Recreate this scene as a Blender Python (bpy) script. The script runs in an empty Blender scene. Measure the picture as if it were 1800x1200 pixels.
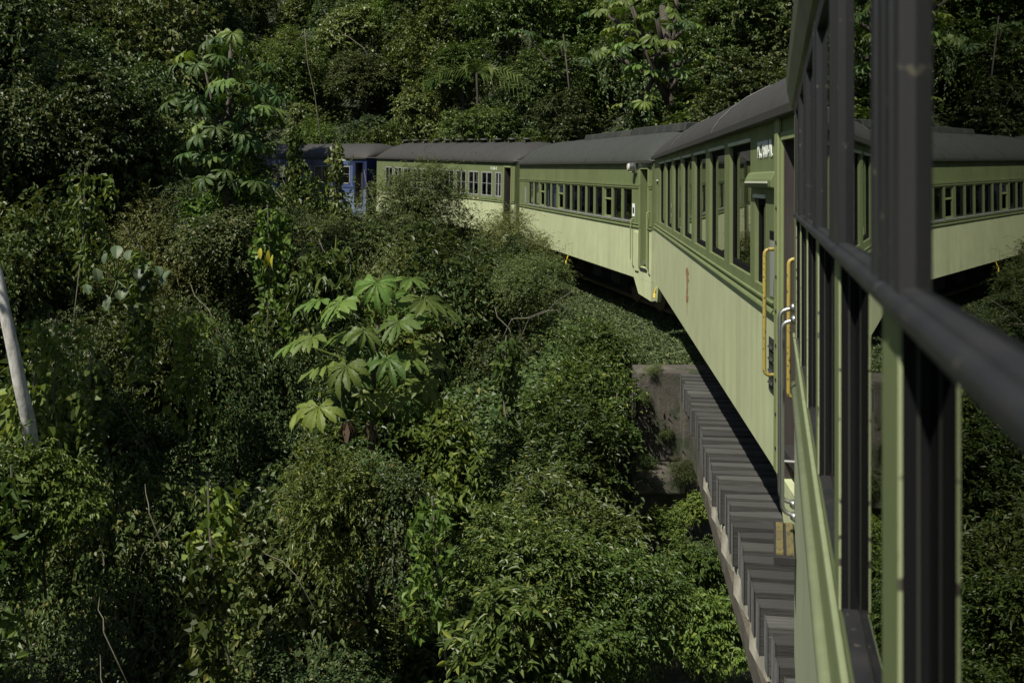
import bpy, math, random
import numpy as np
from mathutils import Vector, Matrix
PI = math.pi
SC = bpy.context.scene
COL = SC.collection
# ------------------------------------------------------------------ camera, world, sun, exposure
cam_d = bpy.data.cameras.new('camera'); cam = bpy.data.objects.new('camera', cam_d); COL.objects.link(cam)
cam.location = (0, 0, 0); cam.rotation_euler = (PI/2, 0, 0)
cam_d.lens = 35; cam_d.sensor_width = 36; cam_d.shift_y = -255/1800
cam_d.clip_start = 0.01; cam_d.clip_end = 2000
cam_d.dof.use_dof = True; cam_d.dof.focus_distance = 14.0; cam_d.dof.aperture_fstop = 9.0
SC.camera = cam
SUN = Vector((-0.38, -0.42, 0.81)).normalized()
w = bpy.data.worlds.new('World'); SC.world = w; w.use_nodes = True
nt = w.node_tree; nt.nodes.clear()
sky = nt.nodes.new('ShaderNodeTexSky'); sky.sky_type = 'NISHITA'; sky.sun_disc = False
sky.sun_elevation = math.asin(SUN.z); sky.sun_rotation = math.atan2(SUN.x, SUN.y)
bg = nt.nodes.new('ShaderNodeBackground'); bg.inputs[1].default_value = 0.05
wo = nt.nodes.new('ShaderNodeOutputWorld')
nt.links.new(sky.outputs[0], bg.inputs[0]); nt.links.new(bg.outputs[0], wo.inputs[0])
sl = bpy.data.lights.new('sun', 'SUN'); sl.energy = 4.9; sl.angle = math.radians(0.5); sl.color = (1, 0.95, 0.86)
so = bpy.data.objects.new('sun', sl); COL.objects.link(so)
so.rotation_euler = SUN.to_track_quat('Z', 'Y').to_euler(); so.location = (-10, -10, 30)
SC.view_settings.view_transform = 'Standard'; SC.view_settings.look = 'None'
SC.view_settings.gamma = 1; SC.view_settings.exposure = 0.48
SC.cycles.max_bounces = 8; SC.cycles.diffuse_bounces = 3; SC.cycles.glossy_bounces = 4
SC.cycles.transmission_bounces = 4; SC.cycles.transparent_max_bounces = 12
SC.cycles.use_denoising = True

F = 1750.0
def at(u, v, Y):
    return Vector(((u-900)/F*Y, Y, (345-v)/F*Y))

# ------------------------------------------------------------------ materials
def nodes(name):
    m = bpy.data.materials.new(name); m.use_nodes = True
    t = m.node_tree; b = t.nodes['Principled BSDF']
    return m, t, b
def N(t, kind, **kw):
    n = t.nodes.new(kind)
    for k, v in kw.items():
        if k in n.inputs: n.inputs[k].default_value = v
        else: setattr(n, k, v)
    return n
def ramp(t, src, stops):
    r = t.nodes.new('ShaderNodeValToRGB'); t.links.new(src, r.inputs[0])
    e = r.color_ramp.elements
    while len(e) < len(stops): e.new(0.5)
    for i, (p, c) in enumerate(stops):
        e[i].position = p; e[i].color = (*c, 1) if len(c) == 3 else c
    return r
def mixc(t, fac, a, b, mode='MIX'):
    m = t.nodes.new('ShaderNodeMix'); m.data_type = 'RGBA'; m.blend_type = mode
    for i, x in ((0, fac), (6, a), (7, b)):
        if isinstance(x, (int, float)): m.inputs[i].default_value = x
        elif isinstance(x, tuple): m.inputs[i].default_value = (*x, 1)
        else: t.links.new(x, m.inputs[i])
    return m.outputs[2]
def coords(t, scale=(1, 1, 1), space='Object'):
    tc = t.nodes.new('ShaderNodeTexCoord'); mp = t.nodes.new('ShaderNodeMapping')
    mp.inputs['Scale'].default_value = scale
    t.links.new(tc.outputs[space], mp.inputs[0]); return mp.outputs[0]
def noise(t, vec, scale, detail=6, rough=0.6):
    n = N(t, 'ShaderNodeTexNoise', Scale=scale, Detail=detail, Roughness=rough)
    t.links.new(vec, n.inputs['Vector']); return n.outputs[0]
def bump(t, b, src, strength, dist=0.01):
    n = t.nodes.new('ShaderNodeBump'); n.inputs['Strength'].default_value = strength; n.inputs['Distance'].default_value = dist
    t.links.new(src, n.inputs['Height']); t.links.new(n.outputs[0], b.inputs['Normal']); return n

def paint(name, col, grime=(0.1, 0.1, 0.07), rough=0.5, wave=0.0, amount=0.55, chips=0.0):
    m, t, b = nodes(name)
    v = coords(t); vs = coords(t, (5, 5, 0.35))
    n1 = noise(t, v, 1.3, 8, 0.65); n2 = noise(t, vs, 1.6, 6, 0.6); n3 = noise(t, v, 30, 5, 0.7)
    r1 = ramp(t, n1, [(0.35, (0, 0, 0)), (0.75, (1, 1, 1))]); r2 = ramp(t, n2, [(0.45, (0, 0, 0)), (0.85, (1, 1, 1))])
    pale = tuple(min(1, c*1.13+0.01*min(1, c*8)) for c in col); deep = tuple(c*0.86 for c in col)
    c1 = mixc(t, r1.outputs[0], pale, deep)
    mu = N(t, 'ShaderNodeMath', operation='MULTIPLY'); t.links.new(r2.outputs[0], mu.inputs[0]); mu.inputs[1].default_value = amount
    c2 = mixc(t, mu.outputs[0], c1, grime)
    r3 = ramp(t, n3, [(0.66, (0, 0, 0)), (0.78, (1, 1, 1))])
    mu3 = N(t, 'ShaderNodeMath', operation='MULTIPLY'); t.links.new(r3.outputs[0], mu3.inputs[0]); mu3.inputs[1].default_value = 0.35
    c3 = mixc(t, mu3.outputs[0], c2, tuple(c*0.55 for c in col))
    if chips > 0:
        vc = noise(t, v, 55, 3, 0.5); rc = ramp(t, vc, [(0.68-chips*0.1, (0, 0, 0)), (0.70-chips*0.1, (1, 1, 1))])
        c3 = mixc(t, rc.outputs[0], c3, (0.06, 0.055, 0.04))
    t.links.new(c3, b.inputs['Base Color'])
    rr = ramp(t, n1, [(0.2, (rough-0.1,)*3), (0.8, (rough+0.15,)*3)]); t.links.new(rr.outputs[0], b.inputs['Roughness'])
    if wave:
        bump(t, b, noise(t, coords(t, (3.2, 3.2, 0.25)), 1.0, 2, 0.4), wave, 0.05)
    else:
        bump(t, b, n3, 0.12, 0.003)
    return m
M = {}
M['light'] = paint('pale_green_paint', (0.425, 0.465, 0.268), grime=(0.24, 0.25, 0.14), wave=0.24, amount=0.5)
M['mid'] = paint('olive_green_paint', (0.128, 0.160, 0.066), grime=(0.07, 0.08, 0.038), rough=0.48)
M['midlight'] = paint('faded_green_paint', (0.195, 0.232, 0.10), grime=(0.10, 0.11, 0.05), rough=0.5)
M['edge'] = paint('worn_pale_edge_paint', (0.30, 0.34, 0.18), grime=(0.15, 0.15, 0.08), chips=0.8)
M['cornice'] = paint('shaded_grimy_cornice_paint', (0.075, 0.085, 0.045), grime=(0.03, 0.032, 0.02), chips=0.5, amount=0.9)  # shade on the cornice put into a darker base, with grime
M['ownlow'] = paint('dull_grey_green_paint', (0.30, 0.335, 0.215), grime=(0.20, 0.22, 0.14), wave=0.15, amount=0.5)
M['ownbead'] = paint('dull_green_bead_paint', (0.185, 0.215, 0.115), grime=(0.11, 0.12, 0.065), amount=0.6)
M['ownsill'] = paint('green_sill_paint', (0.15, 0.185, 0.08), grime=(0.08, 0.09, 0.045), amount=0.6)
M['trim'] = paint('cream_trim_paint', (0.55, 0.57, 0.44), grime=(0.3, 0.3, 0.2))
M['roof'] = paint('grey_roof_paint', (0.028, 0.0265, 0.022), grime=(0.012, 0.011, 0.009), rough=0.62, amount=0.7)
M['roofgreen'] = paint('green_grey_roof_paint', (0.030, 0.033, 0.025), grime=(0.014, 0.015, 0.011), rough=0.6, amount=0.7)
M['roofdark'] = paint('dark_ventilator_paint', (0.018, 0.020, 0.017), rough=0.6)
M['frame'] = paint('dark_bronze_sash_paint', (0.013, 0.0135, 0.015), grime=(0.032, 0.031, 0.028), rough=0.5, amount=0.9, chips=0.1)
M['frame'].node_tree.nodes['Principled BSDF'].inputs['Specular IOR Level'].default_value = 0.3
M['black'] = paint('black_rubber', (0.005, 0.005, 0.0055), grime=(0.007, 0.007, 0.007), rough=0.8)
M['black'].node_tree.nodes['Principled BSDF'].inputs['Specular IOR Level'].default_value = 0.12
M['alu'] = paint('dull_aluminium', (0.25, 0.26, 0.25), grime=(0.12, 0.12, 0.11), rough=0.4)
M['blue'] = paint('deep_blue_paint', (0.014, 0.023, 0.07), grime=(0.03, 0.04, 0.08), rough=0.4)
M['blue2'] = paint('pale_blue_paint', (0.06, 0.085, 0.18), grime=(0.04, 0.05, 0.09), rough=0.45)
M['bluegrey'] = paint('blue_grey_paint', (0.13, 0.16, 0.24), grime=(0.08, 0.09, 0.12))
M['white'] = paint('white_paint', (0.72, 0.74, 0.72), grime=(0.4, 0.4, 0.36))
M['yellow'] = paint('yellow_paint', (0.33, 0.26, 0.06), grime=(0.16, 0.10, 0.02), rough=0.4, chips=0.7)
M['fadedyellow'] = paint('worn_yellow_tread', (0.12, 0.10, 0.035), grime=(0.05, 0.045, 0.03), amount=0.9, chips=1.2)
M['brightyellow'] = paint('bright_yellow_paint', (0.75, 0.5, 0.03), rough=0.4)
M['brown'] = paint('dark_brown_vestibule_paint', (0.032, 0.024, 0.024), rough=0.55)
M['under'] = paint('black_underframe_grime', (0.012, 0.011, 0.010), grime=(0.03, 0.025, 0.02), rough=0.8)
M['inside'] = paint('dim_interior_paint', (0.10, 0.10, 0.085), rough=0.7)
M['seat'] = paint('brown_seat_vinyl', (0.05, 0.03, 0.025), rough=0.5)
M['rail'] = paint('rusty_rail_steel', (0.09, 0.055, 0.035), rough=0.5)
M['curtain'] = paint('pale_curtain_cloth', (0.45, 0.5, 0.55), rough=0.9)
def simple(name, col, rough=0.5, metal=0.0):
    m, t, b = nodes(name)
    n = noise(t, coords(t), 18, 5, 0.6)
    c = mixc(t, n, tuple(x*0.8 for x in col), tuple(min(1, x*1.2) for x in col))
    t.links.new(c, b.inputs['Base Color']); b.inputs['Roughness'].default_value = rough; b.inputs['Metallic'].default_value = metal
    return m
M['chrome'] = simple('chromed_steel', (0.45, 0.45, 0.43), 0.38, 1.0)
M['letter'] = simple('white_lettering', (0.62, 0.66, 0.60), 0.6)
M['lens'] = simple('lamp_lens', (0.55, 0.5, 0.42), 0.2)
def glass_mat(name, ior, tint, rough=0.0):
    m, t, b = nodes(name); t.nodes.remove(b)
    out = [n for n in t.nodes if n.type == 'OUTPUT_MATERIAL'][0]
    fr = N(t, 'ShaderNodeFresnel', IOR=ior); gl = N(t, 'ShaderNodeBsdfGlossy', Roughness=rough)
    gl.inputs['Color'].default_value = (0.93, 0.95, 0.93, 1)
    tr = t.nodes.new('ShaderNodeBsdfTransparent'); tr.inputs['Color'].default_value = (*tint, 1)
    mx = t.nodes.new('ShaderNodeMixShader')
    t.links.new(fr.outputs[0], mx.inputs[0]); t.links.new(tr.outputs[0], mx.inputs[1]); t.links.new(gl.outputs[0], mx.inputs[2])
    t.links.new(mx.outputs[0], out.inputs[0])
    bn = t.nodes.new('ShaderNodeBump'); bn.inputs['Strength'].default_value = 0.04; bn.inputs['Distance'].default_value = 0.002
    t.links.new(noise(t, coords(t), 2.5, 2, 0.4), bn.inputs['Height']); t.links.new(bn.outputs[0], gl.inputs['Normal'])
    return m
M['glass'] = glass_mat('window_glass', 1.75, (0.55, 0.6, 0.55), 0.01)
M['nearglass'] = glass_mat('near_window_glass', 2.3, (0.35, 0.38, 0.36), 0.004)

def wood_mat():
    m, t, b = nodes('weathered_sleeper_wood')
    v = coords(t, (0.6, 9, 9)); n = noise(t, v, 5, 8, 0.65); n2 = noise(t, coords(t, space='Object'), 2.2, 5, 0.6)
    oi = t.nodes.new('ShaderNodeObjectInfo')
    c = ramp(t, n, [(0.25, (0.013, 0.013, 0.011)), (0.5, (0.050, 0.051, 0.046)), (0.8, (0.12, 0.121, 0.108))])
    c2 = mixc(t, n2, c.outputs[0], (0.036, 0.035, 0.029))
    hs = N(t, 'ShaderNodeHueSaturation'); t.links.new(c2, hs.inputs['Color'])
    mr = N(t, 'ShaderNodeMapRange'); mr.inputs[3].default_value = 0.55; mr.inputs[4].default_value = 1.5
    t.links.new(oi.outputs['Random'], mr.inputs[0]); t.links.new(mr.outputs[0], hs.inputs['Value'])
    t.links.new(hs.outputs[0], b.inputs['Base Color']); b.inputs['Roughness'].default_value = 0.85
    bump(t, b, n, 0.7, 0.012); return m
M['wood'] = wood_mat()
def concrete_mat(name, base, dark, moss, mossy=0.5):
    m, t, b = nodes(name)
    v = coords(t); vs = coords(t, (1.5, 1.5, 0.25))
    n1 = noise(t, v, 1.8, 10, 0.7); n2 = noise(t, vs, 2.2, 8, 0.65); n3 = noise(t, v, 22, 6, 0.7)
    c = ramp(t, n1, [(0.3, dark), (0.6, base), (0.85, tuple(min(1, x*1.35) for x in base))])
    r2 = ramp(t, n2, [(0.42, (0, 0, 0)), (0.62, (1, 1, 1))])
    c2 = mixc(t, r2.outputs[0], c.outputs[0], tuple(x*0.45 for x in base))
    nm = noise(t, v, 3.1, 8, 0.75); rm = ramp(t, nm, [(0.62-mossy*0.2, (0, 0, 0)), (0.74-mossy*0.2, (1, 1, 1))])
    c3 = mixc(t, rm.outputs[0], c2, moss)
    r4 = ramp(t, n3, [(0.6, (0, 0, 0)), (0.7, (1, 1, 1))])
    c4 = mixc(t, r4.outputs[0], c3, tuple(x*0.4 for x in base))
    t.links.new(c4, b.inputs['Base Color']); b.inputs['Roughness'].default_value = 0.9
    bump(t, b, n3, 0.6, 0.02); return m
M['concrete'] = concrete_mat('stained_concrete', (0.12, 0.105, 0.085), (0.035, 0.032, 0.026), (0.024, 0.034, 0.012), 0.7)
M['palecon'] = concrete_mat('limewashed_concrete', (0.44, 0.42, 0.33), (0.26, 0.24, 0.18), (0.10, 0.10, 0.05), 0.0)
M['ledge'] = concrete_mat('brown_stained_ledge', (0.12, 0.105, 0.075), (0.06, 0.052, 0.036), (0.05, 0.05, 0.025), 0.3)
def soil_mat():
    m, t, b = nodes('forest_soil'); v = coords(t)
    n1 = noise(t, v, 0.8, 10, 0.7); n2 = noise(t, v, 9, 8, 0.7)
    c = ramp(t, n1, [(0.35, (0.018, 0.024, 0.010)), (0.6, (0.035, 0.045, 0.018)), (0.8, (0.05, 0.042, 0.028))])
    c2 = mixc(t, n2, c.outputs[0], (0.02, 0.028, 0.012))
    t.links.new(c2, b.inputs['Base Color']); b.inputs['Roughness'].default_value = 0.95
    bump(t, b, n2, 1.0, 0.08); return m
M['soil'] = soil_mat()
def bark_mat(name, a, bcol, sc=6, ring=False):
    m, t, b = nodes(name); v = coords(t, (1, 1, 0.5 if not ring else 1.6))
    n1 = noise(t, v, sc, 8, 0.7); n2 = noise(t, v, sc*4, 5, 0.6)
    c = ramp(t, n1, [(0.35, bcol), (0.62, a)]); c2 = mixc(t, n2, c.outputs[0], tuple(x*0.6 for x in a))
    t.links.new(c2, b.inputs['Base Color']); b.inputs['Roughness'].default_value = 0.85
    bump(t, b, n1, 0.6, 0.02); return m
M['bark'] = bark_mat('brown_bark', (0.075, 0.062, 0.046), (0.024, 0.020, 0.014))
M['palebark'] = bark_mat('pale_lichen_bark', (0.70, 0.68, 0.63), (0.13, 0.125, 0.11), 11)
M['twig'] = bark_mat('dry_grey_stem', (0.17, 0.155, 0.11), (0.06, 0.055, 0.04), 9)
def leaf_mat(name, cols, trans=0.25, rough=0.42, spec=0.5, vary=0.35):
    m, t, b = nodes(name)
    g = t.nodes.new('ShaderNodeNewGeometry'); oi = t.nodes.new('ShaderNodeObjectInfo')
    c = ramp(t, g.outputs['Random Per Island'], cols)
    # each plant has its own shade of green
    hs = N(t, 'ShaderNodeHueSaturation'); t.links.new(c.outputs[0], hs.inputs['Color'])
    mr = N(t, 'ShaderNodeMapRange'); mr.inputs[3].default_value = 1-vary; mr.inputs[4].default_value = 1+vary
    t.links.new(oi.outputs['Random'], mr.inputs[0]); t.links.new(mr.outputs[0], hs.inputs['Value'])
    ml = N(t, 'ShaderNodeMath', operation='MULTIPLY'); t.links.new(oi.outputs['Random'], ml.inputs[0]); ml.inputs[1].default_value = 7.31
    fr = N(t, 'ShaderNodeMath', operation='FRACT'); t.links.new(ml.outputs[0], fr.inputs[0])
    mh = N(t, 'ShaderNodeMapRange'); mh.inputs[3].default_value = 0.492; mh.inputs[4].default_value = 0.53
    t.links.new(fr.outputs[0], mh.inputs[0]); t.links.new(mh.outputs[0], hs.inputs['Hue'])
    t.links.new(hs.outputs[0], b.inputs['Base Color'])
    b.inputs['Roughness'].default_value = rough; b.inputs['Specular IOR Level'].default_value = spec
    tl = t.nodes.new('ShaderNodeBsdfTranslucent')
    tc = mixc(t, 1.0, hs.outputs[0], (1.0, 1.0, 0.35), 'MULTIPLY'); t.links.new(tc, tl.inputs[0])
    mx = t.nodes.new('ShaderNodeMixShader'); mx.inputs[0].default_value = trans
    out = [n for n in t.nodes if n.type == 'OUTPUT_MATERIAL'][0]
    t.links.new(b.outputs[0], mx.inputs[1]); t.links.new(tl.outputs[0], mx.inputs[2]); t.links.new(mx.outputs[0], out.inputs[0])
    return m
M['leafA'] = leaf_mat('broad_green_leaves', [(0.0, (0.040, 0.058, 0.014)), (0.5, (0.075, 0.105, 0.022)), (0.92, (0.115, 0.145, 0.032)), (1.0, (0.22, 0.22, 0.045))], 0.3, 0.44, 0.38)
M['leafE'] = leaf_mat('olive_feathery_leaves', [(0.0, (0.06, 0.075, 0.022)), (0.6, (0.11, 0.13, 0.038)), (1.0, (0.19, 0.19, 0.07))], 0.3, 0.5, 0.3)
M['leafB'] = leaf_mat('dark_green_leaves', [(0.0, (0.036, 0.056, 0.016)), (0.55, (0.068, 0.096, 0.026)), (0.94, (0.105, 0.130, 0.038)), (1.0, (0.19, 0.16, 0.06))], 0.25, 0.48, 0.35)
M['leafC'] = leaf_mat('yellow_green_leaves', [(0.0, (0.060, 0.095, 0.018)), (0.6, (0.100, 0.150, 0.030)), (1.0, (0.18, 0.22, 0.04))], 0.35, 0.5, 0.3)
M['leafD'] = leaf_mat('grey_brown_leaves', [(0.0, (0.05, 0.055, 0.022)), (0.6, (0.085, 0.085, 0.038)), (1.0, (0.14, 0.11, 0.06))], 0.25, 0.55, 0.3)
M['cecropia'] = leaf_mat('lobed_leaf_green', [(0.0, (0.095, 0.140, 0.030)), (1.0, (0.125, 0.175, 0.038))], 0.32, 0.5, 0.25, 0.28)
M['cecropiadark'] = leaf_mat('lobed_leaf_dark_green', [(0.0, (0.045, 0.075, 0.020)), (1.0, (0.07, 0.11, 0.028))], 0.3, 0.5, 0.25, 0.3)
M['cecropiayellow'] = leaf_mat('lobed_leaf_yellow_green', [(0.0, (0.14, 0.18, 0.03)), (1.0, (0.16, 0.20, 0.04))], 0.35, 0.5, 0.35, 0.2)
M['grass'] = leaf_mat('low_creeper_leaves', [(0.0, (0.030, 0.050, 0.020)), (0.6, (0.055, 0.085, 0.030)), (1.0, (0.11, 0.13, 0.05))], 0.15, 0.6, 0.3)
M['dryleaf'] = leaf_mat('withered_brown_leaves', [(0.0, (0.07, 0.045, 0.03)), (1.0, (0.14, 0.10, 0.07))], 0.2, 0.8, 0.2)

# ------------------------------------------------------------------ mesh helpers
class MB:
    def __init__(s): s.v = []; s.f = []
    def quad(s, a, b, c, d):
        i = len(s.v); s.v += [a, b, c, d]; s.f.append((i, i+1, i+2, i+3))
    def box(s, x0, x1, y0, y1, z0, z1):
        if x0 > x1: x0, x1 = x1, x0
        if y0 > y1: y0, y1 = y1, y0
        if z0 > z1: z0, z1 = z1, z0
        i = len(s.v)
        s.v += [(x0,y0,z0),(x1,y0,z0),(x1,y1,z0),(x0,y1,z0),(x0,y0,z1),(x1,y0,z1),(x1,y1,z1),(x0,y1,z1)]
        s.f += [(i,i+3,i+2,i+1),(i+4,i+5,i+6,i+7),(i,i+1,i+5,i+4),(i+1,i+2,i+6,i+5),(i+2,i+3,i+7,i+6),(i+3,i,i+4,i+7)]
        return s
    def prism(s, prof, x0, x1):       # profile of (y,z), counter-clockwise seen from +x, extruded along x
        n = len(prof); i = len(s.v)
        s.v += [(x0, y, z) for y, z in prof] + [(x1, y, z) for y, z in prof]
        s.f.append(tuple(i+k for k in reversed(range(n)))); s.f.append(tuple(i+n+k for k in range(n)))
        for k in range(n): s.f.append((i+k, i+(k+1) % n, i+n+(k+1) % n, i+n+k))
        return s
    def plate(s, prof, y0, y1):       # profile of (x,z) extruded along y
        n = len(prof); i = len(s.v)
        s.v += [(x, y0, z) for x, z in prof] + [(x, y1, z) for x, z in prof]
        s.f.append(tuple(i+k for k in range(n))); s.f.append(tuple(i+n+k for k in reversed(range(n))))
        for k in range(n): s.f.append((i+k, i+n+k, i+n+(k+1) % n, i+(k+1) % n))
        return s
    def tube(s, pts, rad, n=8, cap=True):
        pts = [Vector(p) for p in pts]
        if not isinstance(rad, (list, tuple)): rad = [rad]*len(pts)
        i = len(s.v); up = None
        for k, p in enumerate(pts):
            d = (pts[min(k+1, len(pts)-1)]-pts[max(k-1, 0)])
            d = d.normalized() if d.length > 1e-9 else Vector((0, 0, 1))
            if up is None: up = d.orthogonal().normalized()
            up = (up - d*up.dot(d)); up = up.normalized() if up.length > 1e-6 else d.orthogonal().normalized()
            q = d.cross(up)
            for j in range(n):
                a = 2*PI*j/n; s.v.append(tuple(p+(up*math.cos(a)+q*math.sin(a))*rad[k]))
        for k in range(len(pts)-1):
            for j in range(n):
                a = i+k*n+j; b = i+k*n+(j+1) % n; s.f.append((a, b, b+n, a+n))
        if cap:
            s.f.append(tuple(i+j for j in reversed(range(n)))); s.f.append(tuple(i+(len(pts)-1)*n+j for j in range(n)))
        return s
    def mesh(s, name, mat, smooth=False):
        me = bpy.data.meshes.new(name); me.from_pydata([tuple(v) for v in s.v], [], s.f); me.update()
        if mat: me.materials.append(mat)
        if smooth: me.polygons.foreach_set('use_smooth', [True]*len(me.polygons))
        return me
    def build(s, name, mat, parent=None, smooth=False, bevel=0.0):
        return link(name, s.mesh(name, mat, smooth), parent, bevel)
def link(name, me, parent=None, bevel=0.0):
    o = bpy.data.objects.new(name, me); COL.objects.link(o)
    if parent: o.parent = parent
    if bevel:
        b = o.modifiers.new('bevel', 'BEVEL'); b.width = bevel; b.segments = 2; b.limit_method = 'ANGLE'
    return o
def thing(name, label, cat, loc=(0, 0, 0), group=None, rz=0):
    o = bpy.data.objects.new(name, None); COL.objects.link(o); o.location = loc; o.rotation_euler = (0, 0, rz); o.empty_display_size = 0.3
    return tag(o, label, cat, group)
def tag(o, label, cat, group=None):
    o['label'] = label; o['category'] = cat
    if group: o['group'] = group
    return o
def struct(o, kind='structure', label=None):
    o['kind'] = kind
    if label: o['label'] = label
    return o
def rbar(path_pts, r, n=8, bend=0.05):   # rounded-corner bar path
    P = [Vector(p) for p in path_pts]; out = [P[0]]
    for k in range(1, len(P)-1):
        a = (P[k-1]-P[k]); b = (P[k+1]-P[k]); m = min(bend, a.length*0.45, b.length*0.45)
        A = P[k]+a.normalized()*m; B = P[k]+b.normalized()*m
        for i in range(5):
            t = i/4; out.append(A*(1-t)**2+P[k]*2*t*(1-t)+B*t*t)
    out.append(P[-1]); return MB().tube(out, r, n)

def wall(mb, x0, x1, z0, z1, ops, y0, y1):
    xs = sorted(set([x0, x1]+[o[0] for o in ops]+[o[1] for o in ops])); xs = [x for x in xs if x0 <= x <= x1]
    for a, b in zip(xs, xs[1:]):
        if b-a < 1e-6: continue
        mid = (a+b)/2; cuts = sorted([(max(o[2], z0), min(o[3], z1)) for o in ops if o[0] < mid < o[1] and o[3] > z0 and o[2] < z1])
        z = z0
        for c0, c1 in cuts:
            if c0 > z+1e-6: mb.box(a, b, y0, y1, z, c0)
            z = max(z, c1)
        if z < z1-1e-6: mb.box(a, b, y0, y1, z, z1)

# ------------------------------------------------------------------ people (small, seen in or at windows)
M['skin1'] = simple('brown_skin', (0.38, 0.22, 0.15), 0.55); M['skin2'] = simple('pale_skin', (0.6, 0.38, 0.28), 0.55)
def person(label, parent_loc, yaw, shirt, skin, hair, arm=None, group=None):
    root = thing('person', label, 'person', parent_loc, group, yaw)
    sk = [(0,0,0,.15),(0,0,.22,.14),(0,0,.42,.13),(0,0,.52,.07),(0,0.01,.60,.055),(0,0.03,.70,.098),(0,0.03,.79,.09),
          (-.17,0,.45,.06),(-.24,.03,.22,.048),(-.20,.20,.10,.038),(-.16,.27,.10,.03),
          (.17,0,.45,.06),(.24,.03,.22,.048),(.20,.20,.10,.038),(.16,.27,.10,.03)]
    if arm == 'out':
        sk[12] = (.27,.16,.30,.048); sk[13] = (.24,.36,.26,.036); sk[14] = (.23,.44,.25,.034)
    ed = [(0,1),(1,2),(2,3),(3,4),(4,5),(5,6),(2,7),(7,8),(8,9),(9,10),(2,11),(11,12),(12,13),(13,14)]
    me = bpy.data.meshes.new('body'); me.from_pydata([s[:3] for s in sk], ed, []); o = link('body', me, root)
    md = o.modifiers.new('skin', 'SKIN'); me.skin_vertices[0].data[0].use_root = True
    for i, s in enumerate(sk): me.skin_vertices[0].data[i].radius = (s[3], s[3]*(0.75 if i < 3 else 1))
    o.modifiers.new('sub', 'SUBSURF').render_levels = 1
    dg = bpy.context.evaluated_depsgraph_get(); nm = bpy.data.meshes.new_from_object(o.evaluated_get(dg))
    o.modifiers.clear(); o.data = nm; nm.name = 'body'
    nm.materials.clear(); nm.materials.append(skin); nm.materials.append(shirt)
    for p in nm.polygons:
        c = p.center; p.material_index = 1 if (c.z < 0.50 and not (abs(c.x) > .13 and c.y > .12)) else 0
        p.use_smooth = True
    hb = MB(); R = 0.112
    for i in range(7):
        th = PI*0.62*i/6
        for j in range(12):
            a = 2*PI*j/12; hb.v.append((R*math.sin(th)*math.cos(a), -0.005+R*1.05*math.sin(th)*math.sin(a)-(0.02 if i > 3 else 0), 0.755+R*math.cos(th)))
    for i in range(6):
        for j in range(12): hb.f.append((i*12+j, (i+1)*12+j, (i+1)*12+(j+1) % 12, i*12+(j+1) % 12))
    hb.build('hair', hair, root, True)
    return root
M['hairwhite'] = simple('white_hair', (0.6, 0.58, 0.54), 0.8); M['hairdark'] = simple('dark_hair', (0.02, 0.015, 0.012), 0.6)

# ------------------------------------------------------------------ carriages
W = 2.75
def roofz(t, h):                      # t in -1..1
    return h*(max(0.0, 1-abs(t)**2.3))**0.72
def frame_of(root, P, Q):
    d = (Vector(Q)-Vector(P)).normalized(); y = Vector((0, 0, 1)).cross(d).normalized(); z = d.cross(y)
    m = Matrix((d, y, z)).transposed().to_4x4(); m.translation = Vector(P)
    root.matrix_world = m; return m, (Vector(Q)-Vector(P)).length
def add_roof(root, x0, x1, h, mat, taper=1.1, over=0.06, tap0=True, tap1=True, part='roof', lip=0.05, base=0.0):
    mb = MB(); nx = 26; ny = 22; prof = []
    xs = []
    for i in range(nx+1):
        f = i/nx; xs.append(x0+(x1-x0)*f)
    xs = sorted(set(xs+[x0+0.02, x0+0.08, x0+0.2, x0+0.4, x0+0.7, x1-0.02, x1-0.08, x1-0.2, x1-0.4, x1-0.7]))
    hw = W/2+over; yc = -W/2
    for x in xs:
        d = 1e9
        if tap0: d = min(d, x-x0)
        if tap1: d = min(d, x1-x)
        k = 1.0 if d >= taper else 0.22+0.78*math.sqrt(max(0, 1-(1-d/taper)**2))
        for j in range(ny+1):
            t = -math.cos(PI*j/ny); mb.v.append((x, yc-hw*t, base+roofz(t, h)*k+0.002))
    for i in range(len(xs)-1):
        for j in range(ny):
            a = i*(ny+1)+j; mb.f.append((a, a+ny+1, a+ny+2, a+1))
    n = len(xs); mb.f.append(tuple(range(ny+1))); mb.f.append(tuple((n-1)*(ny+1)+j for j in reversed(range(ny+1))))
    r = mb.build(part, mat, root, True)
    dr = MB(); dr.box(x0, x1, 0.001, over+0.012, base-lip, base+0.012); dr.build('drip_strip', mat, root, bevel=0.006)
    dr2 = MB(); dr2.box(x0, x1, -W-over, -W-0.001, base-lip, base+0.012); dr2.build('drip_strip', mat, root)
    return r
def bogie_mesh():
    fr = MB(); fr.box(-1.1, 1.1, -W/2+0.72, -W/2+0.82, -0.28, -0.10); fr.box(-1.1, 1.1, -W/2-0.82, -W/2-0.72, -0.28, -0.10); fr.box(-0.2, 0.2, -W/2-0.8, -W/2+0.8, -0.25, -0.05)
    for s in (-.75, .75):
        fr.box(s-.14, s+.14, -W/2+.70, -W/2+.86, -.46, -.24); fr.box(s-.05, s+.05, -W/2-.7, -W/2+.7, -.42, -.34)
    for k in range(3): fr.tube([(-.15+.15*k, -W/2+.79, -.45), (-.15+.15*k, -W/2+.79, -.2)], .05, 8)
    wh = MB(); wh.tube([(0, -.05, 0), (0, .03, 0), (0, .05, 0)], [.36, .38, .40], 20)
    return fr.mesh('bogie_frame', M['under']), wh.mesh('wheel', M['rail'])
BOGIE = bogie_mesh()
SEAT = None
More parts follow.
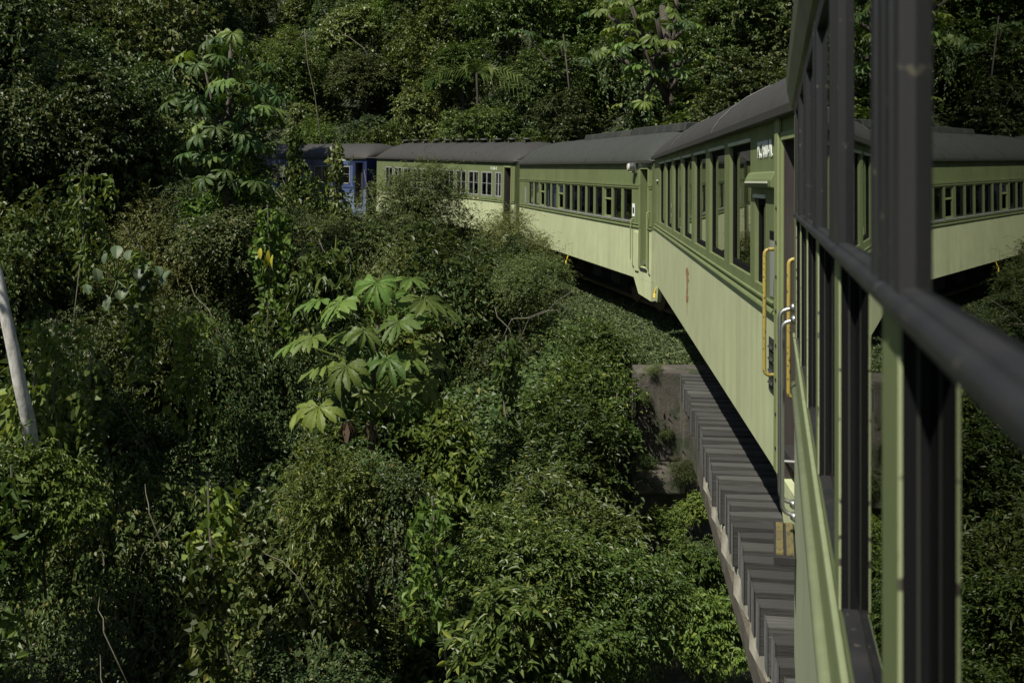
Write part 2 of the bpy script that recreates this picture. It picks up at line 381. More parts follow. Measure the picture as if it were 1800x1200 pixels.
def seat_mesh():
    mb = MB(); mb.box(-.22, .22, -.5, .5, .34, .46)
    mb.plate([(-.26, .40), (-.17, .40), (-.22, 1.02), (-.30, 1.02)], -.5, .5); mb.box(-.03, .03, -.45, -.40, 0, .34); mb.box(-.03, .03, .40, .45, 0, .34)
    return mb.mesh('seat', M['seat'])
SEAT = seat_mesh()
def text_mesh(s, size, name, mat, extrude=0.002, xs=1.0):
    c = bpy.data.curves.new(name, 'FONT'); c.body = s; c.size = size; c.extrude = extrude; c.align_x = 'LEFT'; c.offset = size*.02; c.space_character = 1.05
    o = bpy.data.objects.new(name, c); COL.objects.link(o); dg = bpy.context.evaluated_depsgraph_get()
    me = bpy.data.meshes.new_from_object(o.evaluated_get(dg)); bpy.data.objects.remove(o); me.materials.clear(); me.materials.append(mat)
    for v in me.vertices: v.co.x *= xs
    return me
def add_text(root, s, size, x, z, y=0.004, mat=None, xs=1.0):
    # written along the left side: reading direction runs towards the near end (-x)
    me = text_mesh(s, size, 'lettering', mat or M['letter'], xs=xs)
    o = link('lettering', me, root); o.matrix_local = Matrix.Translation((x, y, z)) @ Matrix(((-1, 0, 0), (0, 0, 1), (0, 1, 0))).to_4x4()
    return o

def carriage(P, Q, label, group, openings, belt=-1.35, skirt=-2.35, roofh=0.72, roofmat=None, up=None, low=None,
             doors=(), style='tall', steps=True, taper=1.1, mould=True, cutfar=True, seats=True, ends=True):
    up = up or M['mid']; low = low or M['light']; roofmat = roofmat or M['roof']
    root = thing('railway_carriage', label, 'carriage', group=group)
    mtx, L = frame_of(root, P, Q)
    T = 0.07
    wo = [(a, b, c, d) for a, b, c, d in openings]
    dops = [(a, b, skirt+(0.25 if style != 'tall' else .02), c) for a, b, c in doors]
    mb = MB(); wall(mb, 0, L, belt, 0.0, wo+dops, -T, 0); mb.build('side_wall', up, root)
    mb = MB(); wall(mb, 0, L, skirt, belt-0.001, dops, -T, 0)
    mb.build('lower_panel', low, root)
    # deeper end steps below the skirt at each end
    mb = MB()
    mb.plate([(0.0, skirt-0.003), (1.05, skirt-0.003), (0.75, skirt-.30), (0.0, skirt-.36)], -T, -0.0)
    mb.build('step_skirt', low, root); mb = MB()
    mb.plate([(L, skirt-0.003), (L, skirt-.36), (L-.75, skirt-.30), (L-1.05, skirt-0.003)], -T, -0.0)
    mb.build('step_skirt', low, root)
    mb = MB(); wall(mb, 0, L, belt, 0.0, [(a, b, c, d) for a, b, c, d in openings if b-a > .3], -W, -W+T); wall(mb, 0, L, skirt, belt-.001, [], -W, -W+T); mb.build('far_wall', up, root)
    # mouldings
    solid = [(0, L)]
    for a, b, c in sorted(doors):
        solid = [s for x0, x1 in solid for s in ((x0, min(x1, a)), (max(x0, b), x1)) if s[1]-s[0] > .05] if True else solid
    mb = MB()
    for x0, x1 in solid:
        mb.prism([(0.001, belt+.005), (0.022, belt+.012), (0.026, belt+.03), (0.018, belt+.045), (0.001, belt+.05)][::-1], x0, x1)
        mb.prism([(0.001, belt+.075), (0.016, belt+.08), (0.016, belt+.095), (0.001, belt+.10)][::-1], x0, x1)
    mb.build('belt_moulding', up, root)
    if mould:
        mb = MB()
        for x0, x1 in solid:
            mb.box(x0, x1, .001, .02, -.50, -.465); mb.box(x0, x1, .001, .012, -.545, -.515)
        mb.build('cornice_moulding', up, root)
    # interior and ends
    mb = MB(); mb.box(0.08, L-.08, -W+T+.002, -T-.002, -2.05, -1.98); mb.build('floor', M['inside'], root)
    mb = MB(); mb.box(0.08, L-.08, -W+T+.002, -T-.002, -.06, -.03); mb.build('ceiling', M['inside'], root)
    for nm, xa in (('end_wall', 0.0), ('end_wall', L-.07)):
        mb = MB(); 
        yy = [(-W/2-.4, -W/2+.4)]
        mb.box(xa, xa+.07, -W+T+.001, -W/2-.4, skirt, -.001); mb.box(xa, xa+.07, -W/2+.4, -T-.001, skirt, -.001); mb.box(xa, xa+.07, -W/2-.4, -W/2+.4, -.25, -.001)
        mb.build(nm, up, root)
    mb = MB(); mb.box(-.28 if ends else 0, 0.0, -W/2-.5, -W/2+.5, -2.1, -.12); mb.build('gangway_bellows', M['black'], root)
    if doors:
        for xa in (1.25, L-1.3):
            mb = MB(); mb.box(xa, xa+.04, -W+T+.003, -W/2-.38, -1.979, -.061); mb.box(xa, xa+.04, -W/2+.38, -T-.003, -1.979, -.061); mb.build('vestibule_partition', M['inside'], root)
    if seats:
        n = int((L-3.2)/0.95)
        for k in range(n):
            for yy in (-.62, -W+.62):
                o = link('seat', SEAT, root); o.location = (1.75+k*.95, yy, -1.98)
    # windows
    for i, (a, b, c, d) in enumerate(openings):
        if b-a < 0.3: continue
        fr = MB()
        if style == 'tall':
            fr.box(a, a+.05, -.062, -.03, c, d); fr.box(b-.05, b, -.062, -.03, c, d); fr.box(a+.05, b-.05, -.062, -.03, c, c+.05); fr.box(a+.05, b-.05, -.062, -.03, d-.05, d)
            f = fr.build('window', M['black'], root)
            pn = MB(); pn.box(a+.05, b-.05, -.050, -.045, c+.05, d-.05); pn.build('pane', M['glass'], f)
            tr = MB(); tr.box(a-.01, b+.01, .001, .014, d+.001, d+.028); tr.build('window_head', M['trim'], f)
        elif style == 'small':
            fr.box(a, a+.03, -.05, -.02, c, d); fr.box(b-.03, b, -.05, -.02, c, d); fr.box(a+.03, b-.03, -.05, -.02, c, c+.035); fr.box(a+.03, b-.03, -.05, -.02, d-.03, d)
            half = i in (2, 8, 11)
            if half: fr.box(a+.03, b-.03, -.052, -.018, (c+d)/2+.06, (c+d)/2+.10)
            f = fr.build('window', M['frame'] if not half else M['midlight'], root)
            pn = MB(); pn.box(a+.03, b-.03, -.040, -.036, (c+.035) if not half else (c+d)/2+.10, d-.03); pn.build('pane', M['glass'], f)
            si = MB(); si.box(a-.02, b+.02, .001, .02, c-.03, c-.001); si.build('window_sill', M['alu'], f)
        else:
            fr.box(a, a+.045, -.03, .004, c, d); fr.box(b-.045, b, -.03, .004, c, d); fr.box(a+.045, b-.045, -.03, .004, c, c+.045); fr.box(a+.045, b-.045, -.03, .004, d-.045, d)
            m1 = (a+b)/2
            fr.box(m1-.03, m1+.03, -.028, .0, c+.045, d-.045)
            f = fr.build('window', M['alu'], root)
            pn = MB(); pn.box(a+.045, m1-.03, -.02, -.015, c+.045, d-.045)
            if i != 2: pn.build('pane', M['glass'], f)
            pn = MB(); pn.box(m1+.03, b-.045, -.026, -.021, c+.045, d-.045)
            if i % 3: pn.build('pane', M['glass'], f)
            bar = MB(); bar.box(a+.05, b-.05, -.012, -.004, c+.42, c+.435); bar.build('safety_bar', M['alu'], f)
    # underframe and bogies
    mb = MB(); mb.box(.1, L-.1, -W+.25, -.25, skirt-.12, skirt+.20)
    for k in range(5): x = 3.2+k*(L-6.4)/4; mb.box(x-.35, x+.35, -W+.3, -W+.9, skirt-.42, skirt-.1); mb.box(x-.25, x+.4, -.85, -.32, skirt-.36, skirt-.1)
    mb.build('underframe', M['under'], root)
    for bx in (2.4, L-2.4):
        bo = link('bogie', BOGIE[0], root); bo.location = (bx, 0, skirt+.02)
        for sx in (-.75, .75):
            for yy in (-W/2+.55, -W/2-.55):
                wo_ = link('wheel', BOGIE[1], bo); wo_.location = (sx, yy, -.42)
    add_roof(root, -.02, L+.02, roofh, roofmat, taper)
    for a, b, c in doors:      # doorways: jambs, a recessed leaf, a step
        mb = MB(); mb.box(a-.05, a-.001, .001, .018, skirt+.25, c+.05); mb.box(b+.001, b+.05, .001, .018, skirt+.25, c+.05); mb.box(a-.05, b+.05, .001, .018, c+.001, c+.05)
        mb.build('door_frame', M['midlight'] if up is M['mid'] else up, root)
        mb = MB(); mb.box(a, b, -.34, -.30, skirt+.03, c+.1); mb.box(a+.06, b-.06, -.299, -.290, belt+.12, c-.12)
        dr = mb.build('door', M['brown'] if style != 'small' else up, root)
        hb = MB(); hb.tube([(a+.10, -.285, belt+.10), (a+.10, -.25, belt+.10), (a+.20, -.25, belt+.10)], .012, 6); hb.build('handle', M['chrome'], dr)
        jb = MB(); jb.box(b-.014, b-.002, -.299, -.002, skirt+.03, c-.002); jb.box(a+.002, a+.014, -.299, -.002, skirt+.03, c-.002); jb.build('door_jamb', M['brown'] if style != 'small' else up, root)
        st = MB(); st.box(a+.02, b-.02, -.28, .02, skirt+.19, skirt+.24); st.build('step', M['under'], root)
    return root, L

def jn(a, b, t): return tuple(a[i]+(b[i]-a[i])*t for i in range(3))
# joints (left eave edge of every carriage)
c1a, c1b = (1.650, 5.45, .53), (2.70, 18.85, .735)
c2a, c2b = (2.70, 19.15, .68), (.24, 31.15, 1.03)
c3a, c3b = (.10, 31.55, 1.10), (-5.80, 42.75, 1.66)
c4a, c4b = (-6.30, 43.2, 1.66), (-15.2, 51.9, 2.05)
TRACK = [(-.75, -6.0, 0.35), (.35, -2.0, .40), (.62, 0, .42), (1.40, 5.0, .50), c1a, c1b, c2a, c2b, c3a, c3b, c4a, c4b, (-27, 58, 2.6), (-45, 62, 3.2)]

# first carriage ahead: tall windows
ops1 = [(.98+.50, 1.44+.50, -1.19, -.57)]
for k in range(7): ops1.append((1.62+.52+1.47*k, 2.76+.52+1.47*k, -1.17, -.15))
ops1.append((12.45, 12.80, -1.17, -.45))
car1, L1 = carriage(c1a, c1b, 'green carriage nearest ahead with tall dark windows and rust patch low on its side', 'green railway carriages of the curving train',
                    ops1, doors=[(.12, .83, -.19)], style='tall', mould=False, roofh=.60)
ub = MB(); ub.prism([(.001, -.50), (.05, -.49), (.055, -.44), (.03, -.39), (.001, -.38)][::-1], 1.005, 2.06); ub.build('hood_moulding', M['mid'], car1, bevel=.006)
ub = MB(); ub.box(1.1, 2.04, .0555, .060, -.462, -.448); ub.build('trim_line', M['trim'], car1)
pb = MB(); pb.box(.885, 1.0, .001, .03, -2.32, -.02); pb.build('corner_post', M['midlight'], car1, bevel=.008)
for k in range(8):
    rv = MB(); rv.tube([(.91, .030, -.62-.22*k), (.91, .036, -.62-.22*k)], .012, 8); rv.build('rivet', M['frame'], car1)
add_text(car1, 'PC.7600-9L', .165, 1.80, -.28, xs=.72)
# handrails (yellow) either side of the doorway
def handrail(root, x, ztop, zbot, mat, out=.09, r=.016, w=.0, name='handrail', dx=.18):
    b = rbar([(x, .0, ztop), (x, out, ztop), (x, out, zbot), (x, .0, zbot)], r, 10, .04); return b.build(name, mat, root, True)
handrail(car1, 1.02, -.89, -1.71, M['yellow'], .085, .0125); handrail(car1, .30, -.90, -1.70, M['yellow'], .07, .0125)
hb = rbar([(1.14, .005, -.95), (1.02, .155, -.94)], .014, 8); 
sb = MB(); sb.box(1.06, 1.28, .001, .006, -1.22, -.82); st_ = sb.build('notice_plate', M['alu'], car1)
sb = MB(); sb.box(1.06, 1.28, .0065, .0075, -.84, -.78); sb.build('notice_header', M['black'], car1)
vb = MB(); vb.box(1.04, 1.30, .001, .008, -1.86, -1.50); vb_ = vb.build('vent_plate', M['roofdark'], car1)
for k in range(4):
    vl = MB(); vl.prism([(.009, 0), (.022, -.015), (.009, -.03)], 1.06, 1.28); o = vl.build('louvre', M['roofdark'], vb_); o.location = (0, 0, -1.55-.08*k)
# rust patch
rnd = random.Random(5)
pts = []
cx, cz = 7.05, -1.62
for k in range(26):
    a = 2*PI*k/26; pts.append((cx+math.cos(a)*(.17+rnd.uniform(-.06, .06)), cz+math.sin(a)*(.10+rnd.uniform(-.03, .03))))
rp = MB(); rp.plate(pts, .001, .0035)
for k in range(7):
    x = cx+rnd.uniform(-.05, .06); z0 = cz-.08-.035*k; rp.plate([(x-.09, z0), (x+.07, z0+.02), (x+.06, z0-.06), (x-.05, z0-.08)], .001+.0004*k, .0036+.0004*k)
rp.plate([(cx-.02, cz-.30), (cx+.02, cz-.30), (cx+.005, cz-.52)], .001, .003)
m_rust = concrete_mat('rust', (0.34, 0.20, 0.08), (0.20, 0.10, 0.04), (0.45, 0.36, 0.16), .3); rp.build('rust_patch', m_rust, car1)
for x in (4.1, 9.1):   # roof seams
    sm = MB(); ny = 18; v = []
    for j in range(ny+1):
        t = -math.cos(PI*j/ny); v.append((x, -W/2-(W/2+.062)*t, roofz(t, .60)+.008))
    sm.tube(v, .008, 5); sm.build('roof_seam', M['roof'], car1)

def seams(root, xs, h):
    for x in xs:
        v = [(x, -W/2-(W/2+.062)*(-math.cos(PI*j/18)), roofz(-math.cos(PI*j/18), h)+.006) for j in range(19)]
        MB().tube(v, .007, 5).build('roof_seam', M['roof'], root, True)

# second carriage ahead: fourteen small windows
ops2 = [(1.22+.70*k, 1.22+.70*k+.56, -1.21, -.57) for k in range(14)]
car2, L2 = carriage(c2a, c2b, 'second green carriage ahead with fourteen small windows and a lamp by its door', 'green railway carriages of the curving train',
                    ops2, doors=[(.22, .68, -.16)], style='small', roofh=.66, roofmat=M['roofgreen'])
rb = MB(); rb.prism([(-W/2-.55, .60), (-W/2+.55, .60), (-W/2+.50, .78), (-W/2-.50, .78)], .5, 3.8); rb.build('roof_duct', M['roofdark'], car2, bevel=.02)
rb = MB(); rb.prism([(-W/2-.55, .60), (-W/2+.55, .60), (-W/2+.50, .75), (-W/2-.50, .75)], 3.95, 7.8); rb.build('roof_duct', M['roofdark'], car2, bevel=.02)
seams(car2, (2.4, 4.6, 6.8, 9.0, 11.0), .66)
lp = MB(); lp.tube([(.98, .02, -.12), (.98, .16, -.12)], .09, 14); lp.box(.88, 1.08, 0, .05, -.24, -.01); la = lp.build('side_lamp', M['chrome'], car2, bevel=.005)
lq = MB(); lq.tube([(.98, .161, -.12), (.98, .175, -.12), (.98, .18, -.12)], [.075, .06, .02], 14); lq.build('lens', M['lens'], la)
add_text(car2, 'BC 7507', .10, 1.40, -.12, xs=.62); add_text(car2, 'BC-9L', .08, 1.38, -.22, xs=.7)
nb = MB(); nb.box(1.02, 1.17, .001, .006, -1.12, -.86); npz = nb.build('notice', M['white'], car2)
nb = MB(); nb.box(1.05, 1.14, .0065, .0075, -1.06, -.94); nb.build('notice_print', M['frame'], npz)
gb = rbar([(1.10, .0, -1.18), (1.10, .06, -1.18), (1.10, .06, -2.02), (.98, .06, -2.06)], .012, 8); gb.build('handrail', M['midlight'], car2, True)
gb = rbar([(.12, .0, -1.0), (.12, .06, -1.0), (.12, .06, -2.10), (.02, .06, -2.12)], .012, 8); gb.build('handrail', M['midlight'], car2, True)
gp = MB(); gp.box(.74, .96, .001, .03, -2.2, -1.42); gp.build('corner_post', M['light'], car2, bevel=.006)
nb = MB(); nb.box(11.25, 11.45, .001, .006, -1.20, -.72); nb.build('side_sign', M['alu'], car2)
for cxk, wk in ((4*.7+1.22, .5), (5*.7+1.22+3.5, .4), (8*.7+1.22, .45)):
    cb = MB(); cb.tube([(cxk+.12, -.16, -1.1), (cxk+.16, -.15, -.85), (cxk+.12, -.14, -.6)], [.05, .04, .07], 6); cb.build('curtain', M['curtain'], car2)
# third carriage ahead
ops3 = [(1.02+1.0*k if k else .95, 1.02+1.0*k+.80 if k else 1.45, -1.18, -.36) for k in range(0, 11)]
ops3 = [(.92, 1.38, -1.18, -.36)]+[(1.60+1.02*k, 1.60+1.02*k+.82, -1.18, -.36) for k in range(10)]
car3, L3 = carriage(c3a, c3b, 'green carriage third ahead with sliding aluminium windows, half hidden by feathery bushes', 'green railway carriages of the curving train',
                    ops3, doors=[(.25, .72, -.20)], style='slide', roofh=.66, mould=False, roofmat=M['roof'])
add_text(car3, 'PC.7006-7L', .13, 1.72, -.29, xs=.72)
for k in range(11):
    vb = MB(); x = 1.1+k*1.08
    vb.tube([(x, -W/2+.35, .62), (x, -W/2+.35, .72), (x, -W/2+.35, .73), (x, -W/2+.35, .78)], [.08, .08, .20, .12], 10); vb.build('roof_ventilator', M['roofdark'], car3, True)
seams(car3, (2, 4, 6, 8, 10), .66)
# blue carriage
ops4 = [(1.2+1.5*k, 1.2+1.5*k+1.25, -1.15, -.36) for k in range(7)]
car4, L4 = carriage(c4a, c4b, 'dark blue and white carriage far back in the trees behind the cecropia', None,
                    ops4, doors=[(.25, .8, -.2)], style='slide', roofh=.68, mould=False, up=M['blue'], low=M['bluegrey'])
wb = MB(); wb.box(3.4, 5.0, .012, .018, -1.95, -1.56); wb.build('white_panel', M['white'], car4)
for k in range(7):
    bb = MB(); bb.box(1.2+1.5*k-.02, 1.2+1.5*k+1.27, .005, .012, -.30, -.10); bb.build('pale_panel', M['blue2'], car4)
    bb = MB(); bb.box(1.2+1.5*k-.22, 1.2+1.5*k-.04, .001, .010, -1.2, -.32); bb.build('window_post', M['blue2'], car4)
bb = MB(); bb.box(.9, L4-.9, .003, .010, -1.55, -1.20); bb.build('waist_band', M['blue2'], car4)
add_text(car4, 'BC.7004', .15, 2.2, -.27, y=.016, xs=.8)
# yellow release handles hung under the sides
for root, xx, nm in ((car1, 12.9, 0), (car2, 6.3, 1)):
    hb = MB(); hb.tube([(xx, -.02, -2.36), (xx+.05, .03, -2.52), (xx+.02, .04, -2.60)], .018, 6); hb.build('release_handle', M['brightyellow'], root)

def in_car(root, x, y, z):
    return root.matrix_world @ Vector((x, y, z))
bpy.context.view_layer.update()
p = in_car(car3, 2.80, -.24, -1.40); person('white haired passenger in a dull shirt at an open window of the third green carriage', p, math.radians(118), simple('khaki_cloth', (.20, .19, .15), .9), M['skin2'], M['hairwhite'])
p = in_car(car3, 4.30, -.34, -1.50); person('passenger in a blue shirt low behind the third green carriage window', p, math.radians(118), simple('blue_cloth', (.03, .05, .22), .9), M['skin1'], M['hairdark'])
p = in_car(car4, 7.3, -.04, -1.30); person('passenger with bare arm leaning out of the blue carriage', p, math.radians(130), simple('peach_cloth', (.62, .42, .30), .9), M['skin2'], M['hairdark'], 'out')
p = in_car(car4, 5.0, -.10, -1.36); person('passenger in a teal shirt at the blue carriage window', p, math.radians(130), simple('teal_cloth', (.05, .35, .32), .9), M['skin1'], M['hairdark'], 'out')
p = in_car(car1, 2.72, -.34, -1.62); person('passenger in an orange top seated behind the nearest tall window', p, math.radians(170), simple('orange_cloth', (.75, .32, .03), .9), M['skin2'], M['hairdark'], 'out')

# ------------------------------------------------------------------ the carriage the picture is taken from
own = thing('railway_carriage', 'nearest green carriage at the right edge with open sash windows in dark frames', 'carriage')
phi = math.atan((1360-900)/F); Dn = Vector((math.sin(phi), math.cos(phi), 0)); Nn = Vector((math.cos(phi), -math.sin(phi), 0))
frame_of(own, Nn*.085, Nn*.085+Dn)
TE = 4.42; T0 = -4.0; PT = .652
def pier(k): return .740+PT*k, .860+PT*k
KS = range(-6, 6)
piers = [pier(k) for k in KS]
winend = pier(5)[1]
mb = MB(); wall(mb, T0, TE, -1.95, -.80, [], -.06, 0); mb.build('lower_panel', M['ownlow'], own)
mb = MB(); wall(mb, T0, TE, -.799, -.55, [], -.06, -.004); mb.build('sill_panel', M['ownsill'], own)
mb = MB(); mb.tube([(T0, .001, -.80), (4.40, .001, -.80)], .015, 12); mb.build('belt_moulding', M['ownbead'], own, True)
mb = MB(); mb.box(T0, 4.40, -.003, .007, -.60, -.58); mb.build('sill_moulding', M['ownbead'], own, bevel=.003)
for k in KS[:-1]:
    mb = MB(); mb.box(pier(k)[1], pier(k+1)[0]-.0035, -.023, -.0035, -.5495, -.546); mb.build('window_ledge', M['frame'], own)
mb = MB(); wall(mb, T0, TE, .36, .50, [], -.06, 0); mb.build('letterboard', M['midlight'], own)
mb = MB(); wall(mb, winend, TE, -.549, .36, [], -.06, 0); mb.build('end_panel', M['mid'], own)
for a, b in piers:
    mb = MB(); mb.box(a, b, -.046, 0, -.549, .359); pp = mb.build('window_post', M['mid'], own, bevel=.004)
    mb = MB(); mb.box(a-.003, a-.0005, -.030, -.0015, -.55, .36); mb.build('sash_channel', M['black'], pp)
    cr = MB(); cr.box(a-.0048, a-.0032, -.0125, -.011, -.548, .35); cr.build('channel_rib', M['roofdark'], pp)
    e = MB(); e.box(a-.0038, a+.0015, -.0012, .0012, -.548, -.11); e.build('worn_edge', M['edge'], pp)
tilt = math.radians(.36)
def pane(name, a, b, z0, z1, y, th, parent, mat):
    mb = MB(); mb.box(0, b-a, -th/2, th/2, z0, z1); o = mb.build(name, mat, parent); o.location = (a, y, 0); o.rotation_euler = (0, 0, tilt)
    return o
for k in KS:
    if k+1 not in KS: continue
    a, b = pier(k)[1], pier(k+1)[0]
    # lower sash: set back in its channel
    lo = MB(); lo.box(a+.002, b-.008, -.040, -.024, -.548, -.515); lo.box(a+.002, a+.03, -.040, -.024, -.515, .0); ls = lo.build('lower_sash', M['frame'], own)
    pane('pane', a+.004, b-.006, -.514, -.03, -.0235, .003, ls, M['nearglass'])
    # upper sash: dark aluminium frame proud of the posts
    wl = .045
    u = None
    for s0, s1, y1 in ((a-.062, a-.030, .006), (a-.0295, a-.0005, .001), (a, a+.030, .006), (b-.045, b-.016, .006), (b-.0155, b+.020, .001), (b+.0205, b+.052, .005)):
        st_m = MB(); st_m.box(s0, s1, -.013, y1, -.080, .355)
        if u is None: u = st_m.build('upper_sash', M['frame'], own, bevel=.002)
        else: st_m.build('stile', M['frame'], u, bevel=.002)
    rl = MB(); rl.prism([(-.012, -.0585), (.004, -.061), (.0045, -.064), (.010, -.066), (.0125, -.070), (.0125, -.077), (.006, -.083), (-.003, -.088), (-.012, -.088)][::-1], a-.062, b+.052); rl.build('bottom_rail', M['frame'], u, bevel=.002)
    tr = MB(); tr.box(a+.031, b-.046, -.007, .005, .32, .354); tr.build('top_rail', M['frame'], u)
    pane('pane', a+.028, b-.043, -.06, .325, -.0095, .004, u, M['nearglass'])
mb = MB(); mb.prism([(-.002, .37), (.012, .375), (.030, .45), (.034, .50), (.030, .53), (-.002, .53)][::-1], T0, TE+.02); mb.build('cornice', M['cornice'], own, bevel=.003)
add_roof(own, T0, TE+.02, .60, M['roof'], .8, over=.02, tap0=False, part='roof', lip=.03, base=.531)
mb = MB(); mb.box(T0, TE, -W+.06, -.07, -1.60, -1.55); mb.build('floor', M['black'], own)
mb = MB(); mb.box(T0, TE, -.72, -.70, -1.54, .5); mb.build('dark_interior_sheet', M['black'], own)  # black sheet standing in for the unlit depth of the carriage
mb = MB(); mb.box(T0, TE, -W, -W+.06, -1.95, .5); mb.build('far_wall', M['mid'], own)
for xa in (T0, TE-.06):
    mb = MB(); mb.box(xa, xa+.06, -W+.061, -.061, -1.95, .5); mb.build('end_wall', M['mid'], own)
mb = MB(); mb.box(T0+.2, TE-.1, -W+.3, -.3, -2.25, -1.952); mb.build('underframe', M['under'], own)
bo = link('bogie', BOGIE[0], own); bo.location = (2.2, 0, -1.93)
for sx in (-.75, .75):
    for yy in (-W/2+.55, -W/2-.55):
        w_ = link('wheel', BOGIE[1], bo); w_.location = (sx, yy, -.42)
# chromed grab rails, yellow step tread at its end
for x, zt, out in ((4.37, -.47, .060), (4.20, -.50, .052)):
    b = rbar([(x, -.01, zt), (x, out, zt-.015), (x, out, -1.28), (x, -.01, -1.30)], .0095, 10, .05); r = b.build('grab_rail', M['chrome'], own, True)
    for z in (zt, -1.30):
        fb = MB(); fb.tube([(x, .0005, z), (x, .008, z), (x, .02, z)], [.02, .02, .01], 12); fb.build('flange', M['chrome'], r, True)
b = MB(); b.tube([(4.37, 0, -1.12), (4.37, .060, -1.12)], .007, 8); b.build('grab_rail_strut', M['chrome'], own)
sp = MB(); sp.box(3.98, 4.40, .002, .085, -1.425, -1.39); s_ = sp.build('step', M['under'], own, bevel=.004)
for k in range(2):
    sy = MB(); sy.box(4.00, 4.38, .008+.040*k, .036+.040*k, -1.3895, -1.382); sy.build('tread_strip', M['fadedyellow'], s_)

# ------------------------------------------------------------------ track, bridge
def tie_x(Y): return 1.595+.108*(Y-6.33)
M['litend'] = concrete_mat('lit_sleeper_end', (0.155, 0.155, 0.145), (0.085, 0.085, 0.078), (0.08, 0.078, 0.07), 0.2)  # lighter left end faces: sun and sky light put into the colour
rt = random.Random(11)
bridge = thing('railway_bridge', 'trestle bridge of dark wooden sleepers on a pale concrete girder beside the train', 'bridge')
tie_mb = MB(); tie_mb.box(0, 2.6, -.082, .082, -.32, 0)
tms = []
for k in range(4):
    mb = MB(); nseg = 6
    for i in range(nseg+1):
        x = 2.6*i/nseg; j = lambda s: rt.uniform(-s, s)
        mb.v += [(x+j(.004), -.068+j(.006), -.32), (x, .068+j(.006), -.32), (x, .068+j(.009), j(.008)), (x+j(.004), -.068+j(.009), j(.008))]
    for i in range(nseg):
        for q in range(4): a = i*4+q; b2 = i*4+(q+1) % 4; mb.f.append((a, a+4, b2+4, b2))
    mb.f.append((3, 2, 1, 0)); mb.f.append((nseg*4+0, nseg*4+1, nseg*4+2, nseg*4+3))
    tm = mb.mesh('sleeper', M['wood']); tm.materials.append(M['litend']); tm.polygons[len(tm.polygons)-2].material_index = 1; tms.append(tm)
Y = 2.6
TZ = -2.66
while Y < 15.1:
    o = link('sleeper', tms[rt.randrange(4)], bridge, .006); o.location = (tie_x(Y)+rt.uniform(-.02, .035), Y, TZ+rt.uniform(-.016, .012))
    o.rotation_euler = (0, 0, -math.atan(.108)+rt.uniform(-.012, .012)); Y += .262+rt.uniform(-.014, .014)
mb = MB()
def along(y): return tie_x(y)
gz = TZ-.33
def strip(name, x0, x1, z0, z1, mat, y0=1.0, y1=14.7):
    q = MB(); i = 0
    for yy in (y0, y1):
        for dx, z in [(x0, z0), (x1, z0), (x1, z1), (x0, z1)]: q.v.append((along(yy)+dx, yy, z))
    q.f += [(0, 1, 2, 3), (7, 6, 5, 4)]+[(k, 4+k, 4+(k+1) % 4, (k+1) % 4) for k in range(4)]
    return q.build(name, mat, bridge)
strip('girder', .16, .60, gz-.9, gz, M['concrete'])
strip('girder_ledge', .04, .158, gz-.42, gz-.27, M['ledge'], y1=11.1)
stm = MB(); stm.plate([(.035, -.268), (.157, -.268), (.157, -.002), (.045, -.002)], -.25, .25); stm = stm.mesh('corbel', M['palecon'])
y = 3.0
while y < 10.9:
    o = link('corbel', stm, bridge, .01); o.location = (along(y)+.01, y, gz); y += .98
ab = thing('bridge_abutment', 'stained concrete abutment block with a ledge at the end of the bridge', 'abutment', (0, 0, 0))
mb = MB(); mb.box(1.87, 6.4, 14.95, 15.6, -3.98, -2.63); mb.build('upper_block', M['concrete'], ab, bevel=.03)
mb = MB(); mb.box(2.52, 6.0, 14.72, 14.948, -3.98, -2.98); mb.build('girder_seat', M['concrete'], ab, bevel=.03)
mb = MB(); mb.box(1.83, 6.6, 14.45, 17.2, -9.0, -3.985); mb.build('lower_block', M['concrete'], ab, bevel=.05)
mb = MB(); mb.box(1.80, 2.5, 14.35, 14.449, -4.30, -4.02); mb.build('ledge_lip', M['concrete'], ab, bevel=.03)
track = thing('railway_track', 'rails and sleepers running along the curve beneath the train', 'track')
def center(i):
    a = Vector(TRACK[max(i-1, 0)]); b = Vector(TRACK[min(i+1, len(TRACK)-1)]); d = (b-a); d.z = 0; d.normalize()
    return Vector(TRACK[i])+Vector((d.y, -d.x, 0))*(W/2)+Vector((0, 0, -3.17))
CL = [center(i) for i in range(len(TRACK))]
for s in (-.53, .53):
    pts = []
    for i in range(len(CL)):
        a = CL[max(i-1, 0)]; b = CL[min(i+1, len(CL)-1)]; d = (b-a).normalized(); pts.append(CL[i]+Vector((d.y, -d.x, 0))*s+Vector((0, 0, .08)))
    MB().tube(pts, .05, 6).build('rail', M['rail'], track)
def tpos(i, t): return CL[i]*(1-t)+CL[i+1]*t
for i in range(4, len(CL)-2):
    seg = CL[i+1]-CL[i]; n = int(seg.length/.6)
    for k in range(n):
        p_ = tpos(i, (k+.5)/max(n, 1))
        if p_.y < 17.2: continue
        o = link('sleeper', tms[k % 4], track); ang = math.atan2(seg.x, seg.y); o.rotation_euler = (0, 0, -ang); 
        o.location = p_-Vector((math.cos(ang)*1.3, -math.sin(ang)*1.3, .22))

